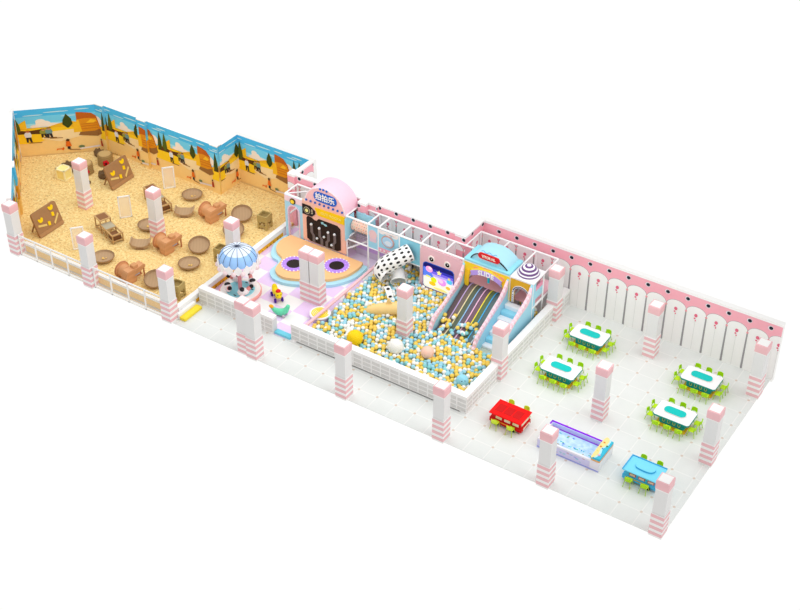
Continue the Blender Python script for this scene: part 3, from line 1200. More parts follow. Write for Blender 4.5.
for k in range(N):
    th = 2 * PI * k / N
    pts = [(r_ * .965 * math.cos(th), r_ * .965 * math.sin(th), z_ + .015) for r_, z_ in dome]
    MB().tube(pts[:-1], .011, M(84, 92, 112), 5).build('rib', t)
    ct, st = math.cos(th), math.sin(th)
    fl = MB()
    tx, ty = -st, ct
    q = [(.97 * ct + tx * u, .97 * st + ty * u, z) for u, z in ((-.2, 2.0), (0, 2.22), (.2, 2.0), (.18, 1.84), (0, 1.7), (-.18, 1.84))]
    q2 = [(x * 1.035, y * 1.035, z) for x, y, z in q]
    fl.add(q + q2, [list(range(6))[::-1], list(range(6, 12))] + [(i, (i + 1) % 6, 6 + (i + 1) % 6, 6 + i) for i in range(6)], M(248, 246, 244))
    fo = fl.build('flap', t)
    th2 = th + PI / N
    MB().ball((.99 * math.cos(th2), .99 * math.sin(th2), 1.78), .13, M(244, 220, 222), 2, (1, 1, 1.1)).build('scallop', fo)
MB().ball((0, 0, 2.79), .06, M(70, 76, 96), 2).build('finial', t)
for k in range(4):
    th = PI / 4 + k * PI / 2 + .15
    c = Vector((.62 * math.cos(th), .62 * math.sin(th), 0))
    tg = Vector((-math.sin(th), math.cos(th), 0))
    rot = Matrix.Rotation(th + PI / 2, 3, 'Z')
    mb = MB()
    mb.ball(c + Vector((0, 0, .48)), .25, M(250, 240, 238), 2, (1.25, .8, .8), rot)
    st_ = mb.build('seat', t)
    MB().ball(c - tg * .06 + Vector((0, 0, .62)), .13, M(54, 50, 54), 2, (1.0, 1.25, .8), rot).build('dark_patch', st_)
    MB().cyl(c + tg * .2 + Vector((0, 0, .55)), c + tg * .36 + Vector((0, 0, .68)), .11, M(240, 150, 142), .09, n=10).build('neck', st_)
    MB().ball(c + tg * .42 + Vector((0, 0, .7)), .11, M(30, 28, 32), 2).build('muzzle', st_)
    MB().cyl(c + Vector((0, 0, .2)), c + Vector((0, 0, .45)), .05, M(244, 160, 168), n=8).build('stand', st_)

t = thing('ride_on_dog', 'yellow ride-on dog with red cap and purple wheels', 'ride-on toy', (-16.22, 3.4, 0.03), math.radians(-36))
t.scale = (.85, .85, .85)
YD = M(250, 222, 30, .35, .02)
mb = MB()
mb.tube([(-.52, 0, .3), (-.42, 0, .38), (-.15, 0, .4), (.12, 0, .38), (.3, 0, .36)], [.12, .2, .2, .19, .16], YD, 14)
mb.ball((-.5, 0, .5), .19, YD, 2, (.8, .9, 1.3))
mb.build('body', t)
h = MB().ball((.34, 0, .56), .21, YD, 3, (1, 1, 1.05)).ball((.5, 0, .48), .12, YD, 2, (1.1, 1, .8)).build('head', t)
MB().ball((.3, 0, .76), .16, M(232, 28, 36, .35), 2, (1, 1, .65)).build('cap', h)
for sy in (-1, 1):
    MB().ball((.5, sy * .09, .62), .035, M(30, 40, 60), 2).build('eye', h)
    MB().ball((.28, sy * .21, .52), .09, M(70, 40, 120), 2, (.6, .4, 1.2)).build('ear', h)
    for x in (-.42, .3):
        MB().lathe([(.1, -.06), (.13, -.04), (.13, .04), (.1, .06)], M(70, 22, 150), (x, sy * .21, .13), 16, 'y').build('wheel', t)
MB().ball((.6, 0, .49), .035, M(226, 70, 50), 2).build('nose', h)

t = thing('rocking_toy', 'mint green curved ride-on toy with orange head behind the brick wall', 'ride-on toy', (-15.28, 2.42, 0.03), math.radians(-6))
t.scale = (.74, .74, .78)
MG = M(112, 226, 180, .35, .02)
mb = MB()
mb.tube([(-.5, -.25, .52), (-.4, -.16, .36), (-.15, -.08, .27), (.12, .05, .28), (.32, .2, .42), (.42, .3, .68)], [.1, .15, .22, .25, .2, .14], MG, 14)
mb.ball((.42, .3, .7), .145, MG, 2)
mb.build('body', t)
MB().ball((-.54, -.26, .6), .15, M(250, 176, 30), 2, (1.3, .9, .7)).build('head', t)
for x, y in ((.35, -.1), (-.35, .05), (.2, .35)):
    MB().lathe([(.09, -.05), (.12, 0), (.09, .05)], M(206, 196, 204), (x, y, .12), 14, 'y').build('wheel', t)

# ---- round swirl table on the pit edge and the pink rail above it
t = thing('round_seat', 'round lavender seat with yellow swirl top by the pink rail', 'seat', (-13.55, 3.3, 0.0))
MB().lathe([(.46, 0.02), (.5, .08), (.5, .28), (.48, .34)], M(206, 186, 226), n=36).build('base', t)
tp = MB().lathe([(.52, .3), (.53, .33), (.5, .37)], M(246, 240, 246), n=36).build('top', t)
sw = MB()
pts = []
for i in range(150):
    a = i * .17
    pts.append(((.05 + .38 * i / 150) * math.cos(a), (.05 + .38 * i / 150) * math.sin(a), .372))
sw.tube(pts, .034, M(252, 224, 40), 5)
sw.build('swirl', tp)
t = thing('pink_rail', 'slim pink padded rail between checker floor and ball pit', 'rail', (-13.38, 0, 0))
MB().box(-.07, 1.54, .46, .07, 7.85, .58, M(246, 196, 202), .03).build('beam', t)
for y in (1.7, 5.2, 7.7):
    MB().box(-.04, y - .04, 0.03, .04, y + .04, .48, M(246, 196, 202)).build('post', t)

# ================================================================ STAGE AND CLIMBING FRONT
orange = [(-18.74, 7.9), (-18.9, 7.34), (-18.77, 6.7), (-18.43, 6.29), (-17.85, 5.96), (-17.65, 5.23), (-17.46, 4.9), (-16.98, 4.69), (-16.35, 4.83),
          (-15.02, 5.61), (-14.54, 6.08), (-14.23, 6.66), (-14.13, 7.41), (-14.21, 7.9)]
blue = [(-19.1, 7.92), (-19.14, 7.14), (-18.93, 6.47), (-18.5, 5.96), (-17.95, 5.77), (-17.86, 5.02), (-17.6, 4.65), (-17.11, 4.45), (-16.23, 4.6), (-14.79, 5.43), (-14.27, 6.0),
        (-13.94, 6.74), (-13.9, 7.58), (-13.95, 7.92)]
t = thing('stage', 'cloud shaped two tier stage with orange top and cyan base', 'stage', (0, 0, 0.03))
MB().prism(smooth_poly(blue, 5), 'z', 0, .17, M(178, 228, 244, .4, .02)).build('lower_tier', t)
MB().prism(smooth_poly(orange, 5), 'z', .17, .33, M(250, 198, 140, .5, .02)).build('upper_tier', t)
PUR = M(186, 140, 240, .5, .03)
for cx, cy in ((-15.15, 6.93), (-17.03, 5.87)):
    mb = MB()
    mb.ring(ellipse(cx, cy, .64, .64, 32), ellipse(cx, cy, .385, .385, 32), 'z', .33, .355, PUR)
    tr = mb.build('trampoline_ring', t)
    MB().lathe([(.4, .335), (.39, .345)], M(46, 40, 38), (cx, cy, 0), 32).build('jump_mat', tr)
    dm = MB()
    for k in range(20):
        a = 2 * PI * k / 20
        dm.lathe([(.045, .35), (.04, .372)], M(250, 248, 250), (cx + .63 * math.cos(a), cy + .63 * math.sin(a), 0), 8)
        if k % 2:
            dm.lathe([(.025, .35), (.02, .364)], M(230, 214, 250), (cx + .48 * math.cos(a), cy + .48 * math.sin(a), 0), 6)
    dm.build('edge_dots', tr)

FY = 7.97
t = thing('climbing_wall', 'peach climbing wall with black hold board, yellow banner and pink dome', 'climbing wall', (-16.64, FY, 0.2))
PEACH = M(250, 196, 172, .5, .02)


def L2(x, z):
    return (x + 16.64, z - .2)


MB().prism([L2(*p) for p in ((-17.98, .37), (-15.32, .37), (-15.32, 2.78), (-17.98, 2.78))], 'y', 0, .1, PEACH).build('panel', t)
bb = [(u + .05, max(v - .17, .42) if v < .5 else max(v - .17, .54)) for u, v in [(-17.77, .62), (-17.55, .42), (-15.85, .42), (-15.66, .58), (-15.66, 1.98), (-15.85, 2.12), (-17.0, 2.12), (-17.15, 1.95), (-17.3, 1.95), (-17.45, 2.06), (-17.7, 2.06), (-17.77, 1.95)]]
board = MB().prism([L2(*p) for p in bb], 'y', -.03, .0, M(42, 30, 26, .6)).build('hold_board', t)
GRY = M(112, 104, 106, .5)
for x, z, fl in ((-17.4, 1.45, 1), (-16.9, 1.38, 1), (-16.35, 1.33, -1), (-15.95, 1.35, -1)):
    mb = MB()
    d_ = .12 * fl
    mb.prism([L2(x - .08 + a, b) for a, b in ((0, z), (.16, z), (.16, z - .45), (.16 + d_, z - .6), (.16 + d_, .45), (d_, .45), (d_, z - .6), (0, z - .45))], 'y', -.05, -.03, GRY)
    mb.build('hold_strip', board)
    MB().ball((L2(x, z)[0], -.06, L2(x, z)[1] + .05), .075, M(236, 236, 238), 2).build('light_button', board)
for x, z in ((-17.07, .75), (-16.62, 1.0), (-16.15, .68)):
    MB().ball((L2(x, z)[0], -.06, L2(x, z)[1]), .07, M(226, 232, 236), 2).build('light_button', board)
MB().prism([L2(*p) for p in ((-16.8, 1.83), (-16.67, 1.89), (-16.63, 1.81), (-16.45, 1.79), (-16.41, 1.71), (-16.53, 1.67), (-16.65, 1.75), (-16.77, 1.73))], 'y', -.04, -.03, M(150, 206, 214)).build('small_motif', board)
ban = MB().prism([L2(*p) for p in ((-17.16, 2.58), (-15.32, 2.64), (-15.32, 2.18), (-16.98, 2.18))], 'y', -.05, .0, M(250, 206, 20, .5, .02)).build('banner', t)
text_mesh('GUTI ROCKA', .2, M(250, 232, 120), .008, 'banner_lettering', ban, lambda x, y, z: (x * 1.05 + L2(-16.15, 0)[0], -.055 - z, y + L2(0, 2.4)[1]), .002)
MB().prism([L2(*p) for p in ((-17.95, 1.96), (-17.95, 2.55), (-17.47, 2.55), (-17.16, 2.33), (-17.16, 2.15), (-17.36, 1.96))], 'y', -.045, .0, M(40, 32, 32)).build('emblem', t)
em = MB()
cx, cz = L2(-17.65, 2.26)
em.lathe([(.2, -.06), (.2, -.046)], M(190, 180, 150), (cx, 0, cz), 20, 'y').lathe([(.165, -.065), (.165, -.05)], M(40, 32, 32), (cx, 0, cz), 20, 'y')
em.lathe([(.1, -.08), (.1, -.06)], M(246, 236, 150), (cx, 0, cz), 16, 'y')
for k in range(3):
    em.prism([L2(-17.38 + a, 2.13 + .1 * k + b) for a, b in ((0, 0), (.1, .03), (.1, .09), (0, .06))], 'y', -.058, -.044, M(190, 180, 150))
em.build('emblem_badge', t)
# barrel dome
dome_o = [L2(-16.55 + 1.25 * math.cos(PI - PI * i / 24), 2.74 + 1.16 * math.sin(PI * i / 24)) for i in range(25)]
MB().prism(dome_o, 'y', 0.0, 1.15, M(248, 206, 222, .5, .02)).build('dome', t)
ed = MB()
inn = [L2(-16.55 + 1.19 * math.cos(PI - PI * i / 24), 2.74 + 1.1 * math.sin(PI * i / 24)) for i in range(25)]
ed.prism(dome_o + inn[::-1], 'y', -.02, .0, M(248, 232, 236))
ed.build('dome_edge', t)
MB().prism(inn, 'y', -.012, .0, M(250, 196, 194)).build('dome_face', t)
sg = MB().prism([L2(*p) for p in rrect(-17.2, 3.04, -15.78, 3.6, .27)], 'y', -.05, -.012, M(30, 98, 196)).build('blue_sign', t)
text_mesh('拍拍乐', .42, M(252, 246, 236), .01, 'sign_lettering', sg, lambda x, y, z: (x * .95 + L2(-16.49, 0)[0], -.062 - z, y * 1.0 + L2(0, 3.32)[1]), .006)
for i in range(9):
    x = -17.68 + i * 2.22 / 8
    MB().ball((L2(x, 0)[0], -.03, L2(0, 2.88)[1]), .065, M(62, 98, 176), 2).build('blue_stud', t)
for i in range(3):
    MB().ball((L2(-16.78 + i * .2, 0)[0], -.03, L2(0, 3.8)[1] + (.02 if i == 1 else 0)), .065, M(30, 98, 190), 2).build('blue_stud', t)

# cyan doorway left of the climbing wall
t = thing('doorway_panel', 'pale cyan arched doorway panel with yellow round badge', 'doorway', (-18.54, FY, 0.0))
arch_o = [(-.56, .03), (-.56, 2.7), (.56, 2.7), (.56, .03)]
door = [(-.38, .03), (-.38, 1.85)] + [(.38 * math.cos(PI - PI * i / 12), 1.85 + .36 * math.sin(PI * i / 12)) for i in range(1, 12)] + [(.38, 1.85), (.38, .03)]
MB().prism([arch_o[0], arch_o[1], arch_o[2], arch_o[3]] + door[::-1], 'y', 0, .08, M(172, 220, 238, .5, .02)).build('panel', t)
tr_o = door
tr_i = [(u * .86, v if i in (0, len(door) - 1) else .03 + (v - .03) * .97) for i, (u, v) in enumerate(door)]
MB().prism(tr_o + tr_i[::-1], 'y', -.03, .1, M(240, 206, 222)).build('door_trim', t)
MB().prism([(-.56, 2.35), (.56, 2.35), (.56, 2.7), (-.56, 2.7)], 'y', -.01, .0, M(246, 216, 222)).build('pink_header', t)
MB().lathe([(.17, -.06), (.17, -.01)], M(74, 56, 40), (-.02, 0, 2.45), 20, 'y').lathe([(.115, -.075), (.115, -.05)], M(250, 216, 60), (-.02, 0, 2.45), 18, 'y').build('round_badge', t)

# ================================================================ PIPE FRAME
t = thing('pipe_structure', 'white pipe frame carrying the upper deck of the indoor playground', 'playground structure', (-12.0, 8.0, 0.0))
PIPE = M(247, 247, 247, .4, .01)
OX, OY = -12.0, 8.0
front = [-19.1, -15.28, -13.98, -13.35, -12.1, -10.86, -9.55, -8.45, -5.87, -4.66]


def pipe(p, q, nm, r=.045):
    MB().tube([(p[0] - OX, p[1] - OY, p[2]), (q[0] - OX, q[1] - OY, q[2])], r, PIPE, 8).build(nm, t)


for x in front:
    back = 9.12 if x < -9.0 else 10.6
    pipe((x, 8.05, 0.0), (x, 8.05, 2.7), 'post')
    pipe((x, 9.1, 0.0), (x, 9.1, 2.7), 'post')
    if x not in (-8.45,):
        pipe((x, 8.05, 2.7), (x, 9.1, 2.7), 'cross_rail')
    pipe((x, 8.05, 1.33), (x, 9.1, 1.33), 'cross_rail')
for x in (-8.95, -7.35, -5.87, -4.66):
    pipe((x, 10.55, 0.0), (x, 10.55, 2.7), 'post')
    pipe((x, 9.1, 2.7), (x, 10.55, 2.7), 'cross_rail')
pipe((-19.1, 8.05, 2.7), (-4.66, 8.05, 2.7), 'top_rail', .05)
pipe((-19.1, 9.1, 2.7), (-17.9, 9.1, 2.7), 'top_rail', .05)
pipe((-15.28, 9.1, 2.7), (-4.66, 9.1, 2.7), 'top_rail', .05)
pipe((-8.95, 10.55, 2.7), (-4.66, 10.55, 2.7), 'top_rail', .05)
pipe((-15.28, 8.05, 1.33), (-10.86, 8.05, 1.33), 'middle_rail')
pipe((-15.28, 9.1, 1.33), (-9.55, 9.1, 1.33), 'middle_rail')
pipe((-4.66, 8.05, 1.3), (-4.66, 10.55, 1.3), 'middle_rail')
pipe((-15.25, 8.05, .75), (-14.0, 9.1, 1.3), 'brace')
pipe((-15.25, 8.1, 1.4), (-14.9, 9.05, 1.75), 'brace')
pipe((-19.1, 8.05, 2.69), (-17.98, 9.1, 2.69), 'brace', .035)


def panel(name, label, cat, loc, prisms, rz=0.0):
    p = thing(name, label, cat, loc, rz)
    for nm, poly, a, b, mat in prisms:
        MB().prism(poly, 'y', a, b, mat).build(nm, p)
    return p


LCY = M(160, 218, 238, .55, .02)


def rect(x0, z0, x1, z1):
    return [(x0, z0), (x1, z0), (x1, z1), (x0, z1)]


# decks and lower walls
tag(MB().box(-12.05, 8.1, 1.26, -8.4, 9.05, 1.32, M(240, 206, 212)).build('deck'), 'pink upper deck behind the screen panel', 'deck')
tag(MB().box(-8.35, 8.3, 1.26, -4.72, 9.05, 1.32, M(246, 186, 192)).build('deck'), 'pink upper deck behind the slide and stairs', 'deck')
tag(MB().box(-8.9, 9.15, 1.26, -4.72, 10.5, 1.32, M(240, 196, 206)).build('deck'), 'pink rear deck under the slide roof', 'deck')
panel('soft_wall', 'lavender padded wall in the bay beside the orange stage', 'padded wall', (-14.65, 8.8, 0.0),
      [('pad', rect(-.6, .03, 1.25, 1.28), 0, .05, M(216, 200, 222)), ('purple_stripe', rect(-.6, .42, 1.25, .72), -.01, 0, M(206, 168, 226))])
tag(MB().box(-15.2, 8.1, .03, -13.45, 8.78, .06, M(226, 212, 232)).build('floor_pad'), 'pale lavender floor pad inside the frame beside the stage', 'floor pad')
panel('cyan_panel', 'pale cyan rear panel behind the dark climbing net', 'wall panel', (-14.65, 8.78, 0.0), [('pad', rect(-.52, 1.36, .6, 2.6), 0, .04, LCY)])
t = panel('climbing_net', 'dark climbing net with peach padded roll beside the climbing wall', 'climbing net', (-14.65, 8.4, 0.0), [])
nt_ = MB()
for i in range(13):
    x = -.58 + i * .097
    nt_.box(x - .006, -.006, 1.33, x + .006, .006, 2.3, M(150, 148, 160))
for i in range(9):
    z = 1.38 + i * .11
    nt_.box(-.56, -.006, z - .006, .6, .006, z + .006, M(150, 148, 160))
nt_.build('net', t)
rl = MB().tube([(-.5, .12, 2.0), (.55, .12, 2.0)], .3, M(246, 206, 186), 20).build('padded_roll', t)
dts = MB()
for i in range(7):
    for j in range(5):
        a = PI * (.75 + .16 * j)
        dts.ball((-.42 + i * .14, .12 + .3 * math.cos(a), 2.0 - .3 * math.sin(a) * (1 if j > 9 else -1) * -1), .026, (M(150, 206, 170), M(236, 150, 60), M(120, 110, 110))[(i + j) % 3], 1)
dts.build('coloured_beads', rl)
MB().box(-.58, -.58, 1.36, -.55, .2, 2.64, LCY).build('cyan_side_panel', t)
panel('cyan_panel', 'narrow cyan panel with peach blob in the pipe frame', 'wall panel', (-13.66, 8.02, 0.0),
      [('pad', rect(-.29, 1.36, .28, 2.64), 0, .05, LCY), ('peach_blob', ellipse(0, 2.2, .24, .26, 16), -.02, 0, M(236, 200, 200)), ('lower_blob', rrect(-.2, 1.75, .22, 2.05, .08), -.018, 0, M(226, 198, 210))])
p = panel('window_panel', 'cyan panel with round porthole window and pink flower strip', 'wall panel', (-12.74, 8.02, 0.0),
          [('pad', rect(-.58, 1.36, .6, 2.64), 0, .05, LCY), ('flower_strip', rect(-.58, 1.36, .6, 1.58), -.02, 0, M(244, 170, 192)),
           ('porthole', ellipse(-.02, 2.1, .37, .34, 28), -.05, 0, M(206, 160, 150)), ('cloud_edge', [(-.58, 2.64), (-.58, 2.52)] + ellipse(-.38, 2.52, .18, .1, 8, PI, 2 * PI) + ellipse(.0, 2.54, .2, .1, 8, PI, 2 * PI) + ellipse(.38, 2.52, .2, .12, 8, PI, 2 * PI) + [(.6, 2.64)], -.02, 0, M(246, 236, 232))])
MB().prism(ellipse(-.02, 2.1, .31, .28, 28), 'y', -.06, -.02, M(176, 214, 238)).build('porthole_glass', p)
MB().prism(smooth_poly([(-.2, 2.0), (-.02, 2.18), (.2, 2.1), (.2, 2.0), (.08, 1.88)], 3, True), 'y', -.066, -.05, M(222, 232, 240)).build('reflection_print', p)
for k in range(5):
    MB().lathe([(.06, -.035), (.05, -.015)], M(250, 240, 240), (-.45 + k * .22, 0, 1.47), 8, 'y').build('flower', p)
panel('cyan_panel', 'plain cyan panel behind the polka dot tube slide', 'wall panel', (-11.5, 8.02, 0.0), [('pad', rect(-.56, 1.3, .6, 2.64), 0, .05, M(140, 210, 232))])
panel('rear_panel', 'pale grey lilac panel at the back under the porthole window', 'wall panel', (-12.7, 9.1, 0.0), [('pad', rect(-.6, .03, .6, 1.28), 0, .04, M(222, 208, 220))])
# screen panel
t = thing('screen_panel', 'pink panel with two eyes and a projected picture in its mouth', 'screen', (-9.75, 7.97, 0.0))
MB().prism([(-1.1, .1), (1.28, .1), (1.28, 2.5), (1.1, 2.62)] + [(.9, 2.64), (-.9, 2.64), (-1.02, 2.58), (-1.1, 2.46)], 'y', 0, .12, M(238, 190, 200, .5, .02)).build('panel', t)
scr = MB().prism(rrect(-.92, .3, .86, 1.82, .2), 'y', -.015, 0.0, M(40, 90, 200)).build('screen_frame', t)
SE = .35
mb = MB()
inner = rrect(-.88, .34, .82, 1.78, .17)


def band(z0, z1, mat, y=-.02):
    q = clip_u([(v, u) for u, v in inner], z0, z1)
    if q:
        mb.face([(u, y, v) for v, u in q], mat)


band(.3, .95, M(255, 252, 240, .5, .02, 3, SE))
band(.95, 1.12, M(236, 226, 255, .5, .02, 3, SE))
band(1.12, 1.25, M(190, 170, 250, .5, .02, 3, SE))
band(1.25, 1.4, M(120, 100, 236, .5, .02, 3, SE))
band(1.4, 1.55, M(50, 50, 180, .5, .02, 3, SE))
band(1.55, 1.8, M(18, 18, 104, .5, .02, 3, SE))


def pic(poly, mat, d):
    mb.face([(u, -.022 - d * .002, v) for u, v in poly], mat)


pic([(-.88, 1.0), (-.88, 1.5), (-.6, 1.5), (-.3, 1.1), (-.4, .95)], M(90, 130, 250, .5, .02, 3, SE), 1)
pic(ellipse(-.55, 1.45, .2, .18, 14), M(252, 168, 220, .5, .02, 3, SE), 2)
pic(ellipse(-.5, 1.52, .1, .08, 10), M(255, 222, 236, .5, .02, 3, SE), 3)
pic(star(.02, 1.42, .16), M(255, 240, 140, .5, .02, 3, SE), 3)
pic(ellipse(-.28, .9, .17, .17, 14), M(226, 236, 30, .5, .02, 3, SE), 2)
pic(ellipse(-.35, .66, .2, .12, 14), M(255, 200, 30, .5, .02, 3, SE), 3)
pic(ellipse(-.6, 1.02, .16, .06, 10), M(230, 232, 120, .5, .02, 3, SE), 3)
pic(ellipse(.2, .92, .24, .2, 14), M(236, 150, 240, .5, .02, 3, SE), 3)
pic(ellipse(.14, .98, .14, .11, 12), M(255, 210, 240, .5, .02, 3, SE), 4)
pic(ellipse(.62, 1.12, .17, .14, 12), M(90, 200, 244, .5, .02, 3, SE), 3)
pic(star(.6, 1.28, .1), M(255, 226, 90, .5, .02, 3, SE), 4)
pic(ellipse(.55, .72, .14, .1, 12), M(255, 196, 60, .5, .02, 3, SE), 4)
pic(ellipse(.1, .46, .4, .08, 12), M(255, 238, 150, .5, .02, 3, SE), 4)
mb.build('picture', scr, smooth=False, normals=False)
for x in (-.44, .47):
    e = MB().lathe([(.17, -.05), (.18, -.02), (.18, 0)], M(246, 236, 230), (x, 0, 2.1), 20, 'y').build('eye', t)
    MB().lathe([(.1, -.075), (.12, -.05)], BLACK, (x + .02, 0, 2.09), 18, 'y').build('pupil', e)
    MB().ball((x + .05, -.08, 2.14), .03, WHITE, 1).build('glint', e)

# polka dot tube slide
t = thing('tube_slide', 'white tube slide with black polka dots coming out of the cyan panel', 'tube slide', (-11.9, 7.4, 0.0))
PK = polka_material()
path = smooth_poly([(.45, .62, 1.98), (.12, .16, 1.8), (-.22, -.12, 1.55), (-.48, -.3, 1.28), (-.5, -.4, 1.05), (-.25, -.42, .92)], 5)
MB().tube(path, .45, PK, 28, False, (12, 3.5)).build('tube', t)
MB().tube([(-.32, .02, 1.12), (.06, .1, .9), (.3, -.22, .66)], [.34, .36, .38], M(222, 222, 220), 24, False).build('outlet', t)
rim_c, rim_d = Vector((.3, -.22, .66)), Vector((.4, -.5, -.32)).normalized()
sx_ = rim_d.cross(Vector((0, 0, 1))).normalized()
sy_ = sx_.cross(rim_d)
MB().tube([rim_c + (sx_ * math.cos(2 * PI * i / 28) + sy_ * math.sin(2 * PI * i / 28)) * .39 for i in range(29)], .035, M(236, 236, 234), 8).build('outlet_rim', t)

# ================================================================ LANE SLIDE, STAIRS, ROOF
t = thing('lane_slide', 'wide multi lane slide with coloured stripes running into the ball pit', 'slide', (-7.12, 8.0, 0.0))
x0, x1 = -1.16, 1.08
LC = [(104, 88, 90), (118, 106, 98), (94, 104, 86), (102, 92, 104), (118, 92, 106), (98, 116, 82), (96, 116, 118), (100, 100, 96)]
DC = [(206, 180, 226), (240, 224, 176), (150, 196, 236), (246, 196, 226), (250, 232, 80), (84, 186, 240), (226, 232, 236)]
prof = smooth_poly([(.35, 1.28), (.1, 1.36), (-.25, 1.3), (-.8, 1.06), (-1.7, .62), (-2.5, .32), (-3.0, .22), (-3.3, .16)], 4)
lw = (x1 - x0) / 8
for k in range(8):
    mb = MB()
    a, b = x0 + k * lw, x0 + (k + 1) * lw
    poly = [(u, v) for u, v in prof] + [(prof[-1][0], .0), (prof[0][0], .0)]
    mb.prism(poly, 'x', a + .002, b - .002, M(*LC[k], .35, .05))
    mb.build('lane', t)
for k in range(7):
    a = x0 + (k + 1) * lw
    mb = MB()
    up = [(u, v + .035) for u, v in prof]
    mb.prism(up + [(u, v - .02) for u, v in prof[::-1]], 'x', a - .022, a + .022, M(*DC[k], .4))
    mb.build('lane_divider', t)


def side(parent, xa, xb, top, name, face):
    """cyan side panel with pink wavy upper band and scalloped edge; top runs from the deck down"""
    tp = smooth_poly([(u, v + .16 if v > .5 else v + .05) for u, v in top], 4)
    MB().prism(tp + [(tp[-1][0], .0), (tp[0][0], .0)], 'x', xa, xb, M(166, 220, 238, .5, .02)).build(name, parent)
    low = []
    n = len(tp)
    for i, (u, v) in enumerate(tp):
        f = i / (n - 1)
        low.append((u, max(.02, v - (.3 + .06 * f + .13 * math.sin(f * 9.0 - 1.0)))))
    k0 = int(n * .24)
    wv = MB()
    wv.prism([(u, v + .012) for u, v in tp[k0:]] + low[k0:][::-1], 'x', xa - .012, xb + .012, M(252, 208, 220, .5, .02))
    wv.build('pink_wave', parent)
    bd = MB()
    acc = 0.0
    for i in range(k0, n - 1):
        p, q = Vector(tp[i]), Vector(tp[i + 1])
        d = (q - p).length
        pos = 0.0
        while acc + (d - pos) >= .25:
            pos += .25 - acc
            acc = 0.0
            c = p + (q - p) * (pos / d)
            bd.ball(((xa + xb) / 2, c.x, c.y - .02), .105, M(252, 218, 227), 2, (.62, 1, 1))
            bd.ball((xb + .015, c.x, c.y - .03), .06, M(253, 246, 247), 1, (.6, .8, 1.2))
        acc += d - pos
    bd.build('scallop_trim', parent)


top_l = [(.3, 2.3), (.08, 2.42), (-.12, 2.2), (-.45, 1.72), (-1.1, 1.4), (-1.7, 1.12), (-2.4, .95), (-2.85, .7), (-3.1, .3)]
side(t, x0 - .15, x0 - .05, top_l, 'side_panel', 0)
side(t, x1 + .03, x1 + .13, [(.3, 2.3), (.08, 2.42), (-.12, 2.25), (-.4, 1.95), (-1.0, 1.55), (-1.7, 1.22), (-2.3, 1.0), (-2.85, .72), (-3.12, .3)], 'side_panel', 0)

t = thing('staircase', 'white and cyan padded staircase with scalloped side beside the slide', 'stairs', (-5.3, 8.0, 0.0))
for k in range(7):
    z1 = 1.28 - k * .185
    MB().box(-.62, -.34 * k - .34 + .02, 0.0, .52, -.34 * k + .02, z1, M(246, 246, 248) if k % 2 == 0 else M(150, 222, 244), .04).build('step', t)
side(t, .56, .67, [(.32, 2.5), (.05, 2.6), (-.15, 2.35), (-.4, 2.05), (-1.0, 1.75), (-1.6, 1.5), (-2.2, 1.2), (-2.75, .8), (-3.0, .3)], 'side_panel', 0)

t = thing('slide_arch', 'yellow arch panel with SLIDE sign above the lane slide', 'arch', (-7.12, 8.0, 0.0))
hole = [(-1.02, 1.34), (-1.0, 1.9)] + [(x, 2.33 - .34 * (x / .98) ** 2) for x in (-.92, -.75, -.5, -.25, 0, .25, .5, .75, .92)] + [(1.0, 1.9), (1.02, 1.34)]
MB().prism([(-1.24, 1.34), (-1.24, 2.66), (1.24, 2.66), (1.24, 1.34)] + hole[::-1], 'y', 0.0, .1, M(252, 214, 50, .5, .02)).build('panel', t)
cl = MB()
for k, (cx, r_) in enumerate(((-.55, .2), (-.05, .24), (.42, .24), (.8, .18))):
    cl.prism([p for p in ellipse(cx, 2.5 - .12 * abs(cx), r_, r_ * .7, 18)], 'y', -.02 - .003 * k, .0, M(252, 170, 118))
cl.build('orange_clouds', t)
XS = [-.86 + i * 1.72 / 16 for i in range(17)]
MB().prism([(x, 2.62 - .26 * (x / .86) ** 2) for x in XS] + [(x, 2.5 - .24 * (x / .86) ** 2) for x in XS[::-1]], 'y', -.045, 0, M(252, 232, 70)).build('yellow_rim', t)
ban = MB().prism([(x, 2.53 - .24 * (x / .86) ** 2) for x in XS] + [(x * .92, 2.26 - .22 * (x / .86) ** 2) for x in XS[::-1]], 'y', -.08, -.0, M(190, 160, 240)).build('lilac_banner', t)


def bend(x, y, z):
    return (x, -.1 - z, 2.39 - .23 * (x / .86) ** 2 + y)


text_mesh('SLIDE', .36, M(255, 255, 255), .014, 'slide_lettering', ban, bend, .006)
for sx in (-1, 1):
    MB().prism(smooth_poly([(sx * 1.08, 2.25), (sx * .9, 2.2), (sx * .94, 1.8), (sx * .96, 1.36), (sx * 1.14, 1.36), (sx * 1.18, 1.8)], 3, True), 'y', -.07, 0, M(252, 204, 40)).build('arch_leg', t)
for x, mt, l in ((-.72, M(214, 170, 176), .24), (.08, M(40, 190, 206), .36), (.78, M(190, 210, 216), .3)):
    MB().box(x - .06, .02, 2.2 - l, x + .06, .1, 2.2, mt, .03).build('hanging_roller', t)
bk = panel('back_panel', 'pink and teal rear panel seen through the slide arch', 'wall panel', (-7.12, 9.02, 0.0),
           [('pad', rect(-1.22, 1.33, 1.22, 2.62), 0, .04, M(254, 214, 224)), ('teal_disc', [(.55, 1.34), (1.2, 1.34), (1.2, 2.0)] + ellipse(1.2, 1.34, .66, .66, 8, PI / 2, PI)[1:-1], -.01, 0, M(168, 210, 214))])

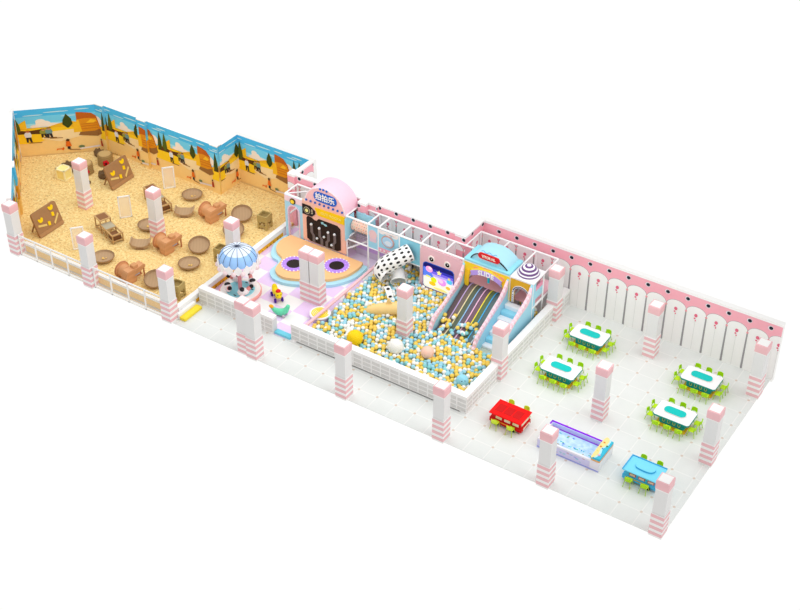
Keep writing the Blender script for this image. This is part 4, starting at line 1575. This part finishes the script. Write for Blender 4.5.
t = thing('slide_roof', 'cyan vaulted roof with red name sign above the slide', 'roof', (-7.12, 8.0, 2.74))
mb = MB().box(-1.26, -.04, 0, 1.24, 1.3, .16, CYAN, .05)
mb.build('roof_slab', t)
va = [(-1.0, .14)] + smooth_poly([(-1.0, .16), (-.86, .36), (-.55, .56), (-.1, .64), (.4, .6), (.85, .36), (1.02, .16)], 4) + [(1.02, .14)]
MB().prism(va, 'y', .14, 1.2, M(174, 224, 238, .5, .02)).build('vault', t)
arc = smooth_poly([(-.95, .1, .18), (-.82, .08, .38), (-.55, .08, .55), (0, .08, .6), (.5, .08, .54), (.85, .08, .34), (1.04, .1, .17)], 4)
MB().tube(arc, .03, M(40, 44, 48), 8).build('black_arc', t)
sg = MB().prism(rrect(-.52, .4, .64, .72, .155), 'y', .0, .07, M(216, 34, 40)).build('red_sign', t)
text_mesh('VITOR NL', .2, M(250, 236, 220), .006, 'sign_lettering', sg, lambda x, y, z: (x * .82 + .06, -.008 - z, y + .56), .006)
sq = MB()
sq.tube([(-.4 + i * .06, .13, .74 + .05 * math.sin(i * 1.1)) for i in range(15)], .018, M(110, 176, 226), 6)
sq.build('blue_squiggle', sg)

t = thing('turret', 'purple and white ringed dome on the white platform above the stairs', 'turret', (-5.22, 8.62, 2.74))
MB().box(-.64, -.64, -.02, .62, .6, .06, M(247, 246, 248), .02).build('platform', t)
prof = [(.56, .06), (.57, .1)]
mb = MB()
PU, WH = M(112, 78, 132, .45), M(248, 246, 250, .45)
rings = [(.53, .08, PU), (.51, .12, WH), (.47, .2, PU), (.42, .27, WH), (.36, .34, PU), (.29, .4, WH), (.2, .45, PU), (.11, .49, WH)]
for r_, z_, mt in rings:
    mb.lathe([(r_ - .1, z_ - .02), (r_ - .02, z_ - .015), (r_, z_ + .02), (r_ - .02, z_ + .06), (max(r_ - .1, .01), z_ + .07)], mt, n=32)
mb.build('ringed_dome', t)

t = panel('arched_doorway', 'ochre arched doorway panel above the staircase', 'doorway', (-5.25, 8.0, 0.0), [])
hole = [(-.36, 1.32), (-.36, 1.95)] + [(.36 * math.cos(PI - PI * i / 12), 1.95 + .34 * math.sin(PI * i / 12)) for i in range(1, 12)] + [(.36, 1.95), (.36, 1.32)]
MB().prism([(-.58, 1.32), (-.58, 2.66), (.56, 2.66), (.56, 1.32)] + hole[::-1], 'y', 0.0, .08, M(222, 170, 40, .5, .03)).build('panel', t)
hi = [(u * 1.28, v if v < 1.94 else 1.95 + (v - 1.95) * 1.3) for u, v in hole]
MB().prism(hi + hole[::-1], 'y', -.02, 0.0, M(246, 246, 246)).build('white_arch', t)
dm = MB()
for i in range(len(hi)):
    for f in (0, .5):
        j = min(i + 1, len(hi) - 1)
        u = (hi[i][0] + hole[i][0]) / 2 * (1 - f) + (hi[j][0] + hole[j][0]) / 2 * f
        v = (hi[i][1] + hole[i][1]) / 2 * (1 - f) + (hi[j][1] + hole[j][1]) / 2 * f
        if f == 0 or 2 <= i < len(hi) - 3:
            dm.lathe([(.028, -.03), (.028, -.018)], M(70, 70, 96), (u, 0, v), 8, 'y')
for v in (1.4, 1.52, 1.64, 1.76):
    for sx in (-1, 1):
        dm.lathe([(.028, -.03), (.028, -.018)], M(70, 70, 96), (sx * .41, 0, v), 8, 'y')
dm.build('arch_dots', t)
bk = panel('back_panel', 'pink and teal rear panel behind the tower doorway', 'wall panel', (-5.25, 9.02, 0.0),
           [('pad', rect(-.56, 1.33, .5, 2.62), 0, .04, M(254, 208, 220)), ('teal_corner', [(-.56, 2.1), (-.1, 2.6), (-.56, 2.6)], -.01, 0, M(168, 210, 214))])
p = panel('wall_panel', 'cyan and pink low side panel at the right end of the tower', 'wall panel', (-4.7, 8.9, 0.0), [], PI / 2)
MB().prism(rect(-.5, 1.62, .3, 2.1), 'y', -.03, .03, M(168, 224, 240)).build('pad', p)
MB().prism(rect(-.5, 2.1, .3, 2.3), 'y', -.03, .03, M(244, 160, 186)).build('pink_band', p)

# ================================================================ BALL PIT
def big_ball(label, x, y, z, r, col, kind):
    t = thing('gym_ball', label, 'ball', (x, y, z - r))
    o = MB().ball((0, 0, r), r, M(*col, .4, .02), 4).build('ball', t)
    if kind == 1:
        nb = MB()
        g = (1 + 5 ** .5) / 2
        n = 260
        for i in range(n):
            zz = 1 - 2 * (i + .5) / n
            a = 2 * PI * i / g
            q = math.sqrt(1 - zz * zz)
            if zz > -.3:
                nb.ball((q * math.cos(a) * r, q * math.sin(a) * r, r + zz * r), .022, M(*[max(0, c - 8) for c in col], .4, .02), 1)
        nb.build('nubs', o)
    elif kind == 2:
        for a in (-1.1, -.5):
            MB().ball((r * .97 * math.cos(a) * .85, r * .97 * math.sin(a) * .85, r * 1.5), .03, BLACK, 1).build('eye', o)
    return t


BIG = [(-10.88, 2.4, .56, .38), (-8.96, 2.94, .52, .37), (-7.51, 3.42, .5, .31), (-5.14, 2.6, .48, .29)]
big_ball('large yellow nubbed ball at the front of the ball pit', *BIG[0], (252, 214, 20), 1)
big_ball('large white nubbed ball in the ball pit', *BIG[1], (246, 244, 238), 1)
big_ball('large smooth peach ball in the ball pit', *BIG[2], (250, 204, 184), 0)
big_ball('large pale blue ball with small eyes near the pit corner', *BIG[3], (150, 216, 236), 2)

t = thing('dolphin_float', 'tan dolphin shaped soft toy lying in the ball pit behind the pillar', 'soft toy', (-10.85, 5.2, .3), math.radians(33))
TAN = M(242, 208, 140, .5, .03)
mb = MB()
mb.tube(smooth_poly([(-1.1, .0, .06), (-.8, 0, .14), (-.3, 0, .2), (.3, 0, .24), (.8, 0, .2), (1.2, 0, .12)], 4), [.05 + .27 * math.sin(PI * min(1, (i + .6) / 22)) ** .7 for i in range(21)], TAN, 16)
mb.build('body', t)
MB().prism([(-.15, .42), (-.05, .8), (.02, .84), (.2, .5), (.3, .42)], 'y', -.06, .06, TAN).build('fin', t)
t = thing('spotted_strap', 'bent white strap with black spots behind the tan soft toy', 'strap', (-11.6, 6.3, .3), math.radians(-38))
pr_ = smooth_poly([(-.45, .26), (-.28, .4), (-.05, .4), (.18, .26), (.36, .08), (.46, -.05)], 4)
MB().prism(pr_ + [(u, v - .05) for u, v in pr_[::-1]], 'y', -.15, .15, M(246, 245, 243)).build('band', t)
sp_ = MB()
for i in (2, 8, 14, 18):
    u, v = pr_[i]
    sp_.ball((u, 0, v + .005), .09, BLACK, 2, (1, 1, .35))
sp_.build('spots', t)

# small balls
BCOL = [((243, 210, 98), 'yellow'), ((160, 213, 230), 'pale blue'), ((244, 244, 240), 'white'), ((138, 208, 210), 'mint')]
BM = []
r0 = .108
for c, nm in BCOL:
    BM.append((MB().ball((0, 0, 0), r0, M(*c, .35, .03), 3).mesh('pit_ball'), nm, M(*c, .35, .03)))


cells = []
sx = r0 * 1.92
sy = sx * .87
row = 0
y = 1.63
while y < 9.0:
    x = -13.2 + (sx / 2 if row % 2 else 0)
    while x < -4.52:
        ok = True
        if -8.6 < x < -4.5 and y > 5.1 and not (x > -5.7 and y > 8.2):
            ok = False
        if -9.7 < x < -8.95 and 3.86 < y < 4.64:
            ok = False
        if y > 7.85 and (x < -13.2 or x > -8.6):
            ok = False
        if -10.9 < x < -8.4 and y > 7.8:
            ok = False
        if math.hypot(x + 13.55, y - 3.3) < .62:
            ok = False
        if -4.55 - .0 < x + .12 and 3.85 < y < 4.62:
            ok = False
        if ok:
            cells.append((x, y))
        x += sx
    y += sy
    row += 1
camv = Vector(cam.location)
pts = []
for x, y in cells:
    z = .30 + rnd.uniform(-.075, .075) + .035 * math.sin(x * 1.3) * math.cos(y * 1.1)
    px, py = x + rnd.uniform(-.035, .035), y + rnd.uniform(-.035, .035)
    px, py = min(max(px, -13.2), -4.54), max(py, 1.67)
    if any(math.hypot(px - b[0], py - b[1]) < b[3] * .72 for b in BIG):
        continue
    pts.append((px, py, z))
# a few balls lying on the lower part of the slide
for k in range(60):
    f = rnd.random() ** 1.6
    yy = 5.0 + f * 1.3
    xx = rnd.uniform(-8.25, -6.1)
    u = yy - 8.0
    zz = None
    for i in range(len(prof_s := [(-.8, 1.06), (-1.7, .62), (-2.5, .32), (-3.0, .22), (-3.3, .16)]) - 1):
        a, b = prof_s[i], prof_s[i + 1]
        if b[0] <= u <= a[0]:
            zz = a[1] + (b[1] - a[1]) * (u - a[0]) / (b[0] - a[0])
    if zz is not None:
        pts.append((xx, yy, zz + r0))
pts.sort(key=lambda p: (Vector(p) - camv).length)
wt = [0, 0, 0, 0, 1, 1, 1, 2, 2, 2, 3]
stuff = MB()
for k in range(70):
    pts.append((rnd.uniform(-5.5, -4.82), rnd.uniform(8.35, 9.0), rnd.uniform(.35, 1.12)))
lowp = MB().ball((0, 0, 0), r0, WHITE, 2)
lv, lf = lowp.v, lowp.f
for i, p in enumerate(pts):
    k = wt[rnd.randrange(len(wt))]
    if i < 300:
        o = bpy.data.objects.new('pit_ball', BM[k][0])
        COL.objects.link(o)
        o.location = p
        tag(o, 'small %s plastic ball in the nearest part of the ball pit' % BM[k][1], 'ball', 'small %s balls at the front of the pit' % BM[k][1])
    else:
        stuff.add([(a + p[0], b + p[1], c + p[2]) for a, b, c in lv], lf, BM[k][2])
lo1 = MB().ball((0, 0, 0), r0, WHITE, 1)
for x, y in cells:
    px, py = x + sx / 2, y + sy * .35
    if px < -4.55:
        stuff.add([(a + px, b + py, c + .13) for a, b, c in lo1.v], lo1.f, BM[wt[rnd.randrange(len(wt))]][2])
so = stuff.build('pit_balls', normals=False)
tag(so, 'mass of small yellow, blue and white plastic balls filling the pit', 'balls', kind='stuff')

# ================================================================ TABLES AND CHAIRS
def make_chair(label, loc, rz, group, cols):
    t = thing('chair', label, 'chair', loc, rz, group)
    t.scale = (.83, .83, .93)
    seatm, backm, legm = cols
    MB().prism(rrect(-.17, -.15, .17, .17, .06), 'z', .31, .345, seatm).build('seat', t)
    mb = MB()
    n = 6
    vs = []
    for off in (0, .03):
        for v in (.38, .49, .6):
            for i in range(n + 1):
                u = -.17 + .34 * i / n
                w_ = u * (1 if v < .6 else .92)
                vs.append((w_, -.19 - off - .035 * (v - .38) / .22 + .06 * (u / .17) ** 2, v))
    k = n + 1
    fs = []
    for s_ in (0, 1):
        for r_ in range(2):
            for i in range(n):
                a = s_ * 3 * k + r_ * k + i
                fs.append((a, a + 1, a + k + 1, a + k))
    for i in range(n):
        fs += [(i, i + 1, 3 * k + i + 1, 3 * k + i), (2 * k + i, 2 * k + i + 1, 5 * k + i + 1, 5 * k + i)]
    for r_ in range(2):
        for e in (0, n):
            a = r_ * k + e
            fs.append((a, a + k, 3 * k + a + k, 3 * k + a))
    mb.add(vs, fs, backm)
    mb.build('backrest', t)
    for sx in (-1, 1):
        for sy in (-1, 1):
            pts = [(sx * .19, sy * .19, 0), (sx * .14, sy * .12, .32)]
            if sy < 0:
                pts = [(sx * .19, -.24, 0), (sx * .15, -.15, .32), (sx * .15, -.19, .46)]
            MB().tube(pts, .02, legm, 7).build('leg', t)
    return t


LIME = M(212, 248, 40, .4, .02)
LIMEB = M(176, 228, 26, .4, .02)
LIMEL = M(176, 214, 70, .4, .02)
OLIV = M(206, 214, 30, .4, .02)
chair0 = None
SIDES = [('front', [(-.56, -.72), (-.03, -.72), (.5, -.72)], 0.0), ('back', [(-.54, .73), (0, .73), (.54, .73)], PI),
         ('left', [(-1.02, -.27), (-1.04, .3)], -PI / 2), ('right', [(.94, -.27), (.97, .27)], PI / 2)]
TB = {'back left': (-1.78, 8.62), 'front left': (-1.75, 5.7), 'back right': (3.85, 8.6), 'front right': (3.86, 5.7)}
TEAL = M(20, 150, 146, .45, .04)
tab0 = None
for nm, (cx, cy) in TB.items():
    lb = 'teal and white activity table, the %s one of the four' % nm
    if tab0 is None:
        t = thing('activity_table', lb, 'table', (cx, cy, 0), 0, 'teal activity tables')
        oc = [(-.88, -.44), (-.78, -.54), (.76, -.54), (.84, -.46), (.84, .44), (.76, .52), (-.78, .52), (-.88, .44)]
        MB().prism(oc, 'z', .54, .605, TEAL).build('table_rim', t)
        MB().prism([(u * .985, v * .975) for u, v in oc], 'z', .6, .625, M(248, 248, 248)).build('table_top', t)
        MB().prism(rrect(-.52, -.215, .48, .205, .2, 6), 'z', .625, .685, M(244, 240, 236)).build('tray_base', t)
        MB().prism(rrect(-.52, -.215, .48, .205, .2, 6), 'z', .685, .71, M(20, 200, 192, .4, .02)).build('tray_lid', t)
        MB().prism(rrect(-.6, -.36, .6, .36, .1), 'z', .1, .55, TEAL).build('pedestal', t)
        MB().prism(rrect(-.7, -.47, .68, .42, .12), 'z', 0, .12, M(240, 186, 30, .45, .03)).build('foot', t)
        mb = MB()
        for k in range(4):
            x = -.36 + k * .24
            ring_o = ellipse(x, .33, .07, .1, 14)
            mb.ring(ring_o, ellipse(x, .33, .045, .075, 14), 'y', -.372, -.358, M(196, 200, 90))
        mb.build('yellow_motif', t)
        tab0 = t
    else:
        dup(tab0, (cx, cy, 0), 0, lb)
    for sd, ps, rz in SIDES:
        for i, (dx, dy) in enumerate(ps):
            if len(ps) == 3:
                pos = ('leftmost', 'middle', 'rightmost')[i] + ' of three'
                side_ = {'front': 'near long side', 'back': 'far long side'}[sd]
            else:
                pos = ('nearer', 'farther')[i] + ' of two'
                side_ = sd + ' end'
            lb = 'lime chair, %s at the %s of the %s teal table' % (pos, side_, nm)
            loc = (cx + dx, cy + dy, 0)
            if chair0 is None:
                chair0 = make_chair(lb, loc, rz, 'lime chairs at the teal tables', (LIME, LIMEB, LIMEL))
            else:
                dup(chair0, loc, rz, lb, 'lime chairs at the teal tables')

# bus tables
def bus_table(label, loc, main, dark, kind):
    t = thing('bus_table', label, 'table', loc)
    MB().box(-.8, -.46, .1, .8, .42, .32, dark, .03).build('lower_body', t)
    MB().hexa([(-.74, -.43, .3), (.74, -.43, .3), (.74, .4, .3), (-.74, .4, .3), (-.7, -.37, .61), (.7, -.37, .61), (.7, .37, .61), (-.7, .37, .61)], dark).build('cabin', t)
    tp = MB().box(-.8, -.53, .605, .8, .48, .665, main, .01).build('table_top', t)
    for x in (-.46, .4):
        for sy in (-1, 1):
            MB().lathe([(.08, -.03), (.11, -.02), (.11, .02), (.08, .03)], M(24, 26, 40), (x, sy * .46 + .0, .11), 16, 'y').build('wheel', t)
    for k in range(3):
        x = -.5 + k * .42
        for sy in (-1, 1):
            mb = MB()
            ya, yb = (.42, .398)
            mb.hexa([(x, sy * ya, .36), (x + .3, sy * ya, .36), (x + .3, sy * (ya + .012), .36), (x, sy * (ya + .012), .36),
                     (x, sy * (yb + .0), .48), (x + .3, sy * yb, .48), (x + .3, sy * (yb + .012), .48), (x, sy * (yb + .012), .48)], CREAM if kind == 0 else M(206, 56, 44))
            wo = mb.build('window', t)
            if kind == 1:
                MB().hexa([(x + .03, sy * (ya + .02), .385), (x + .27, sy * (ya + .02), .385), (x + .27, sy * (ya + .026), .385), (x + .03, sy * (ya + .026), .385),
                           (x + .03, sy * (yb + .006), .46), (x + .27, sy * (yb + .006), .46), (x + .27, sy * (yb + .018), .46), (x + .03, sy * (yb + .018), .46)], M(246, 206, 186)).build('pane', wo)
    for sy in (-1, 1):
        MB().box(-.62, sy * .455 - .012, .22, .4, sy * .455 + .012, .27, M(240, 150, 40) if kind == 0 else M(196, 160, 70)).build('side_stripe', t)
    MB().box(.79, -.24, .2, .815, .24, .25, CREAM).build('bumper', t)
    ws = MB()
    ws.hexa([(.725, -.32, .37), (.745, -.32, .37), (.745, .32, .37), (.725, .32, .37), (.71, -.3, .52), (.725, -.3, .52), (.725, .3, .52), (.71, .3, .52)], CREAM)
    ws.build('windscreen', t)
    for sy in (-1, 1):
        MB().lathe([(.05, .79), (.05, .82)], M(250, 240, 210), (0, sy * .24, .2), 12, 'x').build('headlight', t)
    if kind == 0:
        for k in range(3):
            MB().box(-.64 + k * .43, -.29, .66, -.27 + k * .43, .23, .673, M(206, 6, 8)).build('top_square', tp)
    else:
        fr = MB()
        fr.box(-.8, .44, .66, .8, .48, .7, M(70, 176, 226)).box(-.8, -.53, .66, -.76, .44, .7, M(70, 176, 226))
        fr.build('raised_edge', tp)
        bo = smooth_poly([(-.4, .1), (-.36, -.1), (-.15, -.17), (.25, -.17), (.42, -.06), (.46, .12), (.3, .16), (-.3, .16)], 4, True)
        ob_ = MB().prism([(u, v - .05) for u, v in bo], 'z', .66, .735, M(74, 184, 230, .4, .03)).build('raised_board', tp)
        MB().prism([(u * .98, v * .97 - .05) for u, v in bo], 'z', .735, .75, main).build('board_top', tp)
    return t


bus_table('red bus shaped play table with three dark top squares', (-2.17, 1.78, 0), M(250, 4, 4, .5, .02), M(206, 8, 10, .5, .03), 0)
bus_table('light blue bus shaped play table with raised board on top', (4.27, 1.74, 0), M(126, 222, 250, .4, .02), M(74, 184, 230, .4, .03), 1)
ch1 = None
for (x, y, rz, lb) in ((-2.57, 1.16, 0, 'lime chair, left one at the near side of the red bus table'), (-1.8, 1.16, 0, 'lime chair, right one at the near side of the red bus table'),
                       (-2.55, 2.42, PI, 'olive yellow chair, left one behind the red bus table'), (-1.78, 2.42, PI, 'olive yellow chair, right one behind the red bus table')):
    if ch1 is None:
        ch1 = make_chair(lb, (x, y, 0), rz, 'chairs at the red bus table', (M(206, 236, 50), M(214, 240, 60), M(190, 206, 80)))
    else:
        dup(ch1, (x, y, 0), rz, lb)
for (x, y, rz, lb) in ((3.87, 1.1, 0, 'lime chair, left one at the near side of the blue bus table'), (4.59, 1.1, 0, 'lime chair, right one at the near side of the blue bus table'),
                       (3.86, 2.42, PI, 'lime chair, left one behind the blue bus table'), (4.6, 2.42, PI, 'lime chair, right one behind the blue bus table')):
    dup(chair0, (x, y, 0), rz, lb, 'chairs at the blue bus table')

# aquarium counter
t = thing('aquarium_counter', 'long white counter with glowing blue water basin and purple edge', 'counter', (-.45, 1.1, 0))
LAV = M(216, 212, 246, .5, .05, 3)
MB().box(0, 0, 0, 2.93, .1, .5, M(238, 236, 244), .01).build('front_wall', t)
MB().box(0, 1.24, 0, 2.5, 1.34, .5, M(204, 208, 250)).build('rear_wall', t)
MB().box(0, .1, 0, .08, 1.24, .5, M(238, 236, 244)).build('end_wall', t)
MB().box(2.5, .1, 0, 2.93, 1.34, .5, M(244, 243, 245), .01).build('end_cabinet', t)
wm, wt_, wp = newmat('water_print')
v_, s_ = obj_xyz(wt_)
n_ = wt_.nodes.new('ShaderNodeTexNoise')
n_.inputs['Scale'].default_value = 4.0
n_.inputs['Detail'].default_value = 4
wt_.links.new(v_, n_.inputs['Vector'])
mr_ = wt_.nodes.new('ShaderNodeMapRange')
mr_.inputs[1].default_value = .35
mr_.inputs[2].default_value = .65
wt_.links.new(n_.outputs[0], mr_.inputs[0])
c_ = mix_col(wt_, mr_.outputs[0], (164, 204, 250), (206, 234, 252))
wt_.links.new(c_, wp.inputs['Base Color'])
wp.inputs['Roughness'].default_value = .2
MB().box(.08, .1, 0, 2.5, 1.24, .27, wm).build('water', t)
fi = MB()
r3 = random.Random(5)
for k in range(46):
    x, y = r3.uniform(.2, 2.4), r3.uniform(.15, .6) if k < 40 else r3.uniform(.7, 1.1)
    mt = (M(60, 180, 190), M(70, 110, 230), M(90, 190, 150), M(180, 160, 120), M(80, 200, 220))[k % 5]
    fi.prism(ellipse(x, y, r3.uniform(.03, .07), r3.uniform(.02, .035), 8), 'z', .27, .275 + .0005 * (k % 5), mt)
fi.build('fish_print', t)
fr = MB()
for k in range(16):
    x, z = r3.uniform(.1, 2.3), r3.uniform(.14, .4)
    mt = (M(150, 200, 230), M(176, 176, 238), M(208, 180, 200), M(176, 214, 228))[k % 4]
    fr.prism(ellipse(x, z, r3.uniform(.03, .1), r3.uniform(.02, .05), 8), 'y', -.005 - .0005 * (k % 4), 0, mt)
fr.prism(rect(0, .06, 2.5, .42), 'y', -.003, 0, LAV)
fr.build('front_print', t)
MB().box(-.01, -.014, 0.0, 2.93, 0.0, .055, M(160, 166, 236)).build('blue_base_line', t)
ED = M(140, 10, 222, .5, .02, 6, .1)
MB().box(0, 1.28, .49, 2.5, 1.35, .53, ED).build('purple_edge', t)
MB().box(.08, 1.2, .27, 2.45, 1.245, .295, M(160, 60, 226)).build('purple_line', t)
MB().box(-.01, 1.1, .49, .05, 1.34, .53, ED).build('purple_edge_end', t)
t = thing('beach_diorama', 'small beach model box with sand and blue sea on the counter end', 'model', (2.27, 1.78, .5))
MB().box(-.2, -.66, 0, .21, .66, .09, M(232, 176, 110), .01).build('sand_base', t)
MB().box(-.2, -.66, .09, .21, .66, .2, M(60, 190, 220), .01).build('sea_layer', t)
MB().prism(smooth_poly([(-.2, -.62), (-.2, .66), (.02, .66), (.05, .3), (-.06, 0), (.0, -.35), (-.08, -.62)], 4, True), 'z', .19, .215, M(246, 224, 150)).build('beach', t)
MB().prism(smooth_poly([(.02, .66), (.05, .3), (-.06, 0), (.0, -.35), (-.08, -.62), (.0, -.62), (.08, -.3), (.02, .02), (.12, .34), (.1, .66)], 4, True), 'z', .19, .207, M(190, 236, 240)).build('surf', t)
for x, y, r_, c in ((-.12, .1, .05, (226, 130, 40)), (-.1, .4, .05, (240, 150, 50)), (.1, .25, .045, (80, 140, 60)), (.06, -.42, .06, (246, 190, 210)), (.0, .02, .035, (60, 130, 200)), (-.12, -.2, .04, (250, 230, 120))):
    MB().ball((x, y, .21), r_, M(*c), 2, (1, 1, .8)).build('beach_item', t)

# repeats share a group phrase
GROUPS = {'pillar': 'pink striped pillars', 'railing': 'sand area railings', 'bowl': 'wooden bowls in the sand', 'step': 'padded steps',
          'carved block': 'carved wooden blocks', 'rock': 'rocks in the sand', 'stool': 'olive open sided stools', 'wall panel': 'panels of the play structure'}
for o in SC.objects:
    g = GROUPS.get(o.get('category', ''))
    if g and 'group' not in o.keys():
        o['group'] = g
for o in SC.objects:
    if o.name.startswith('gym_ball') and o.get('category'):
        o['group'] = 'large balls in the pit'
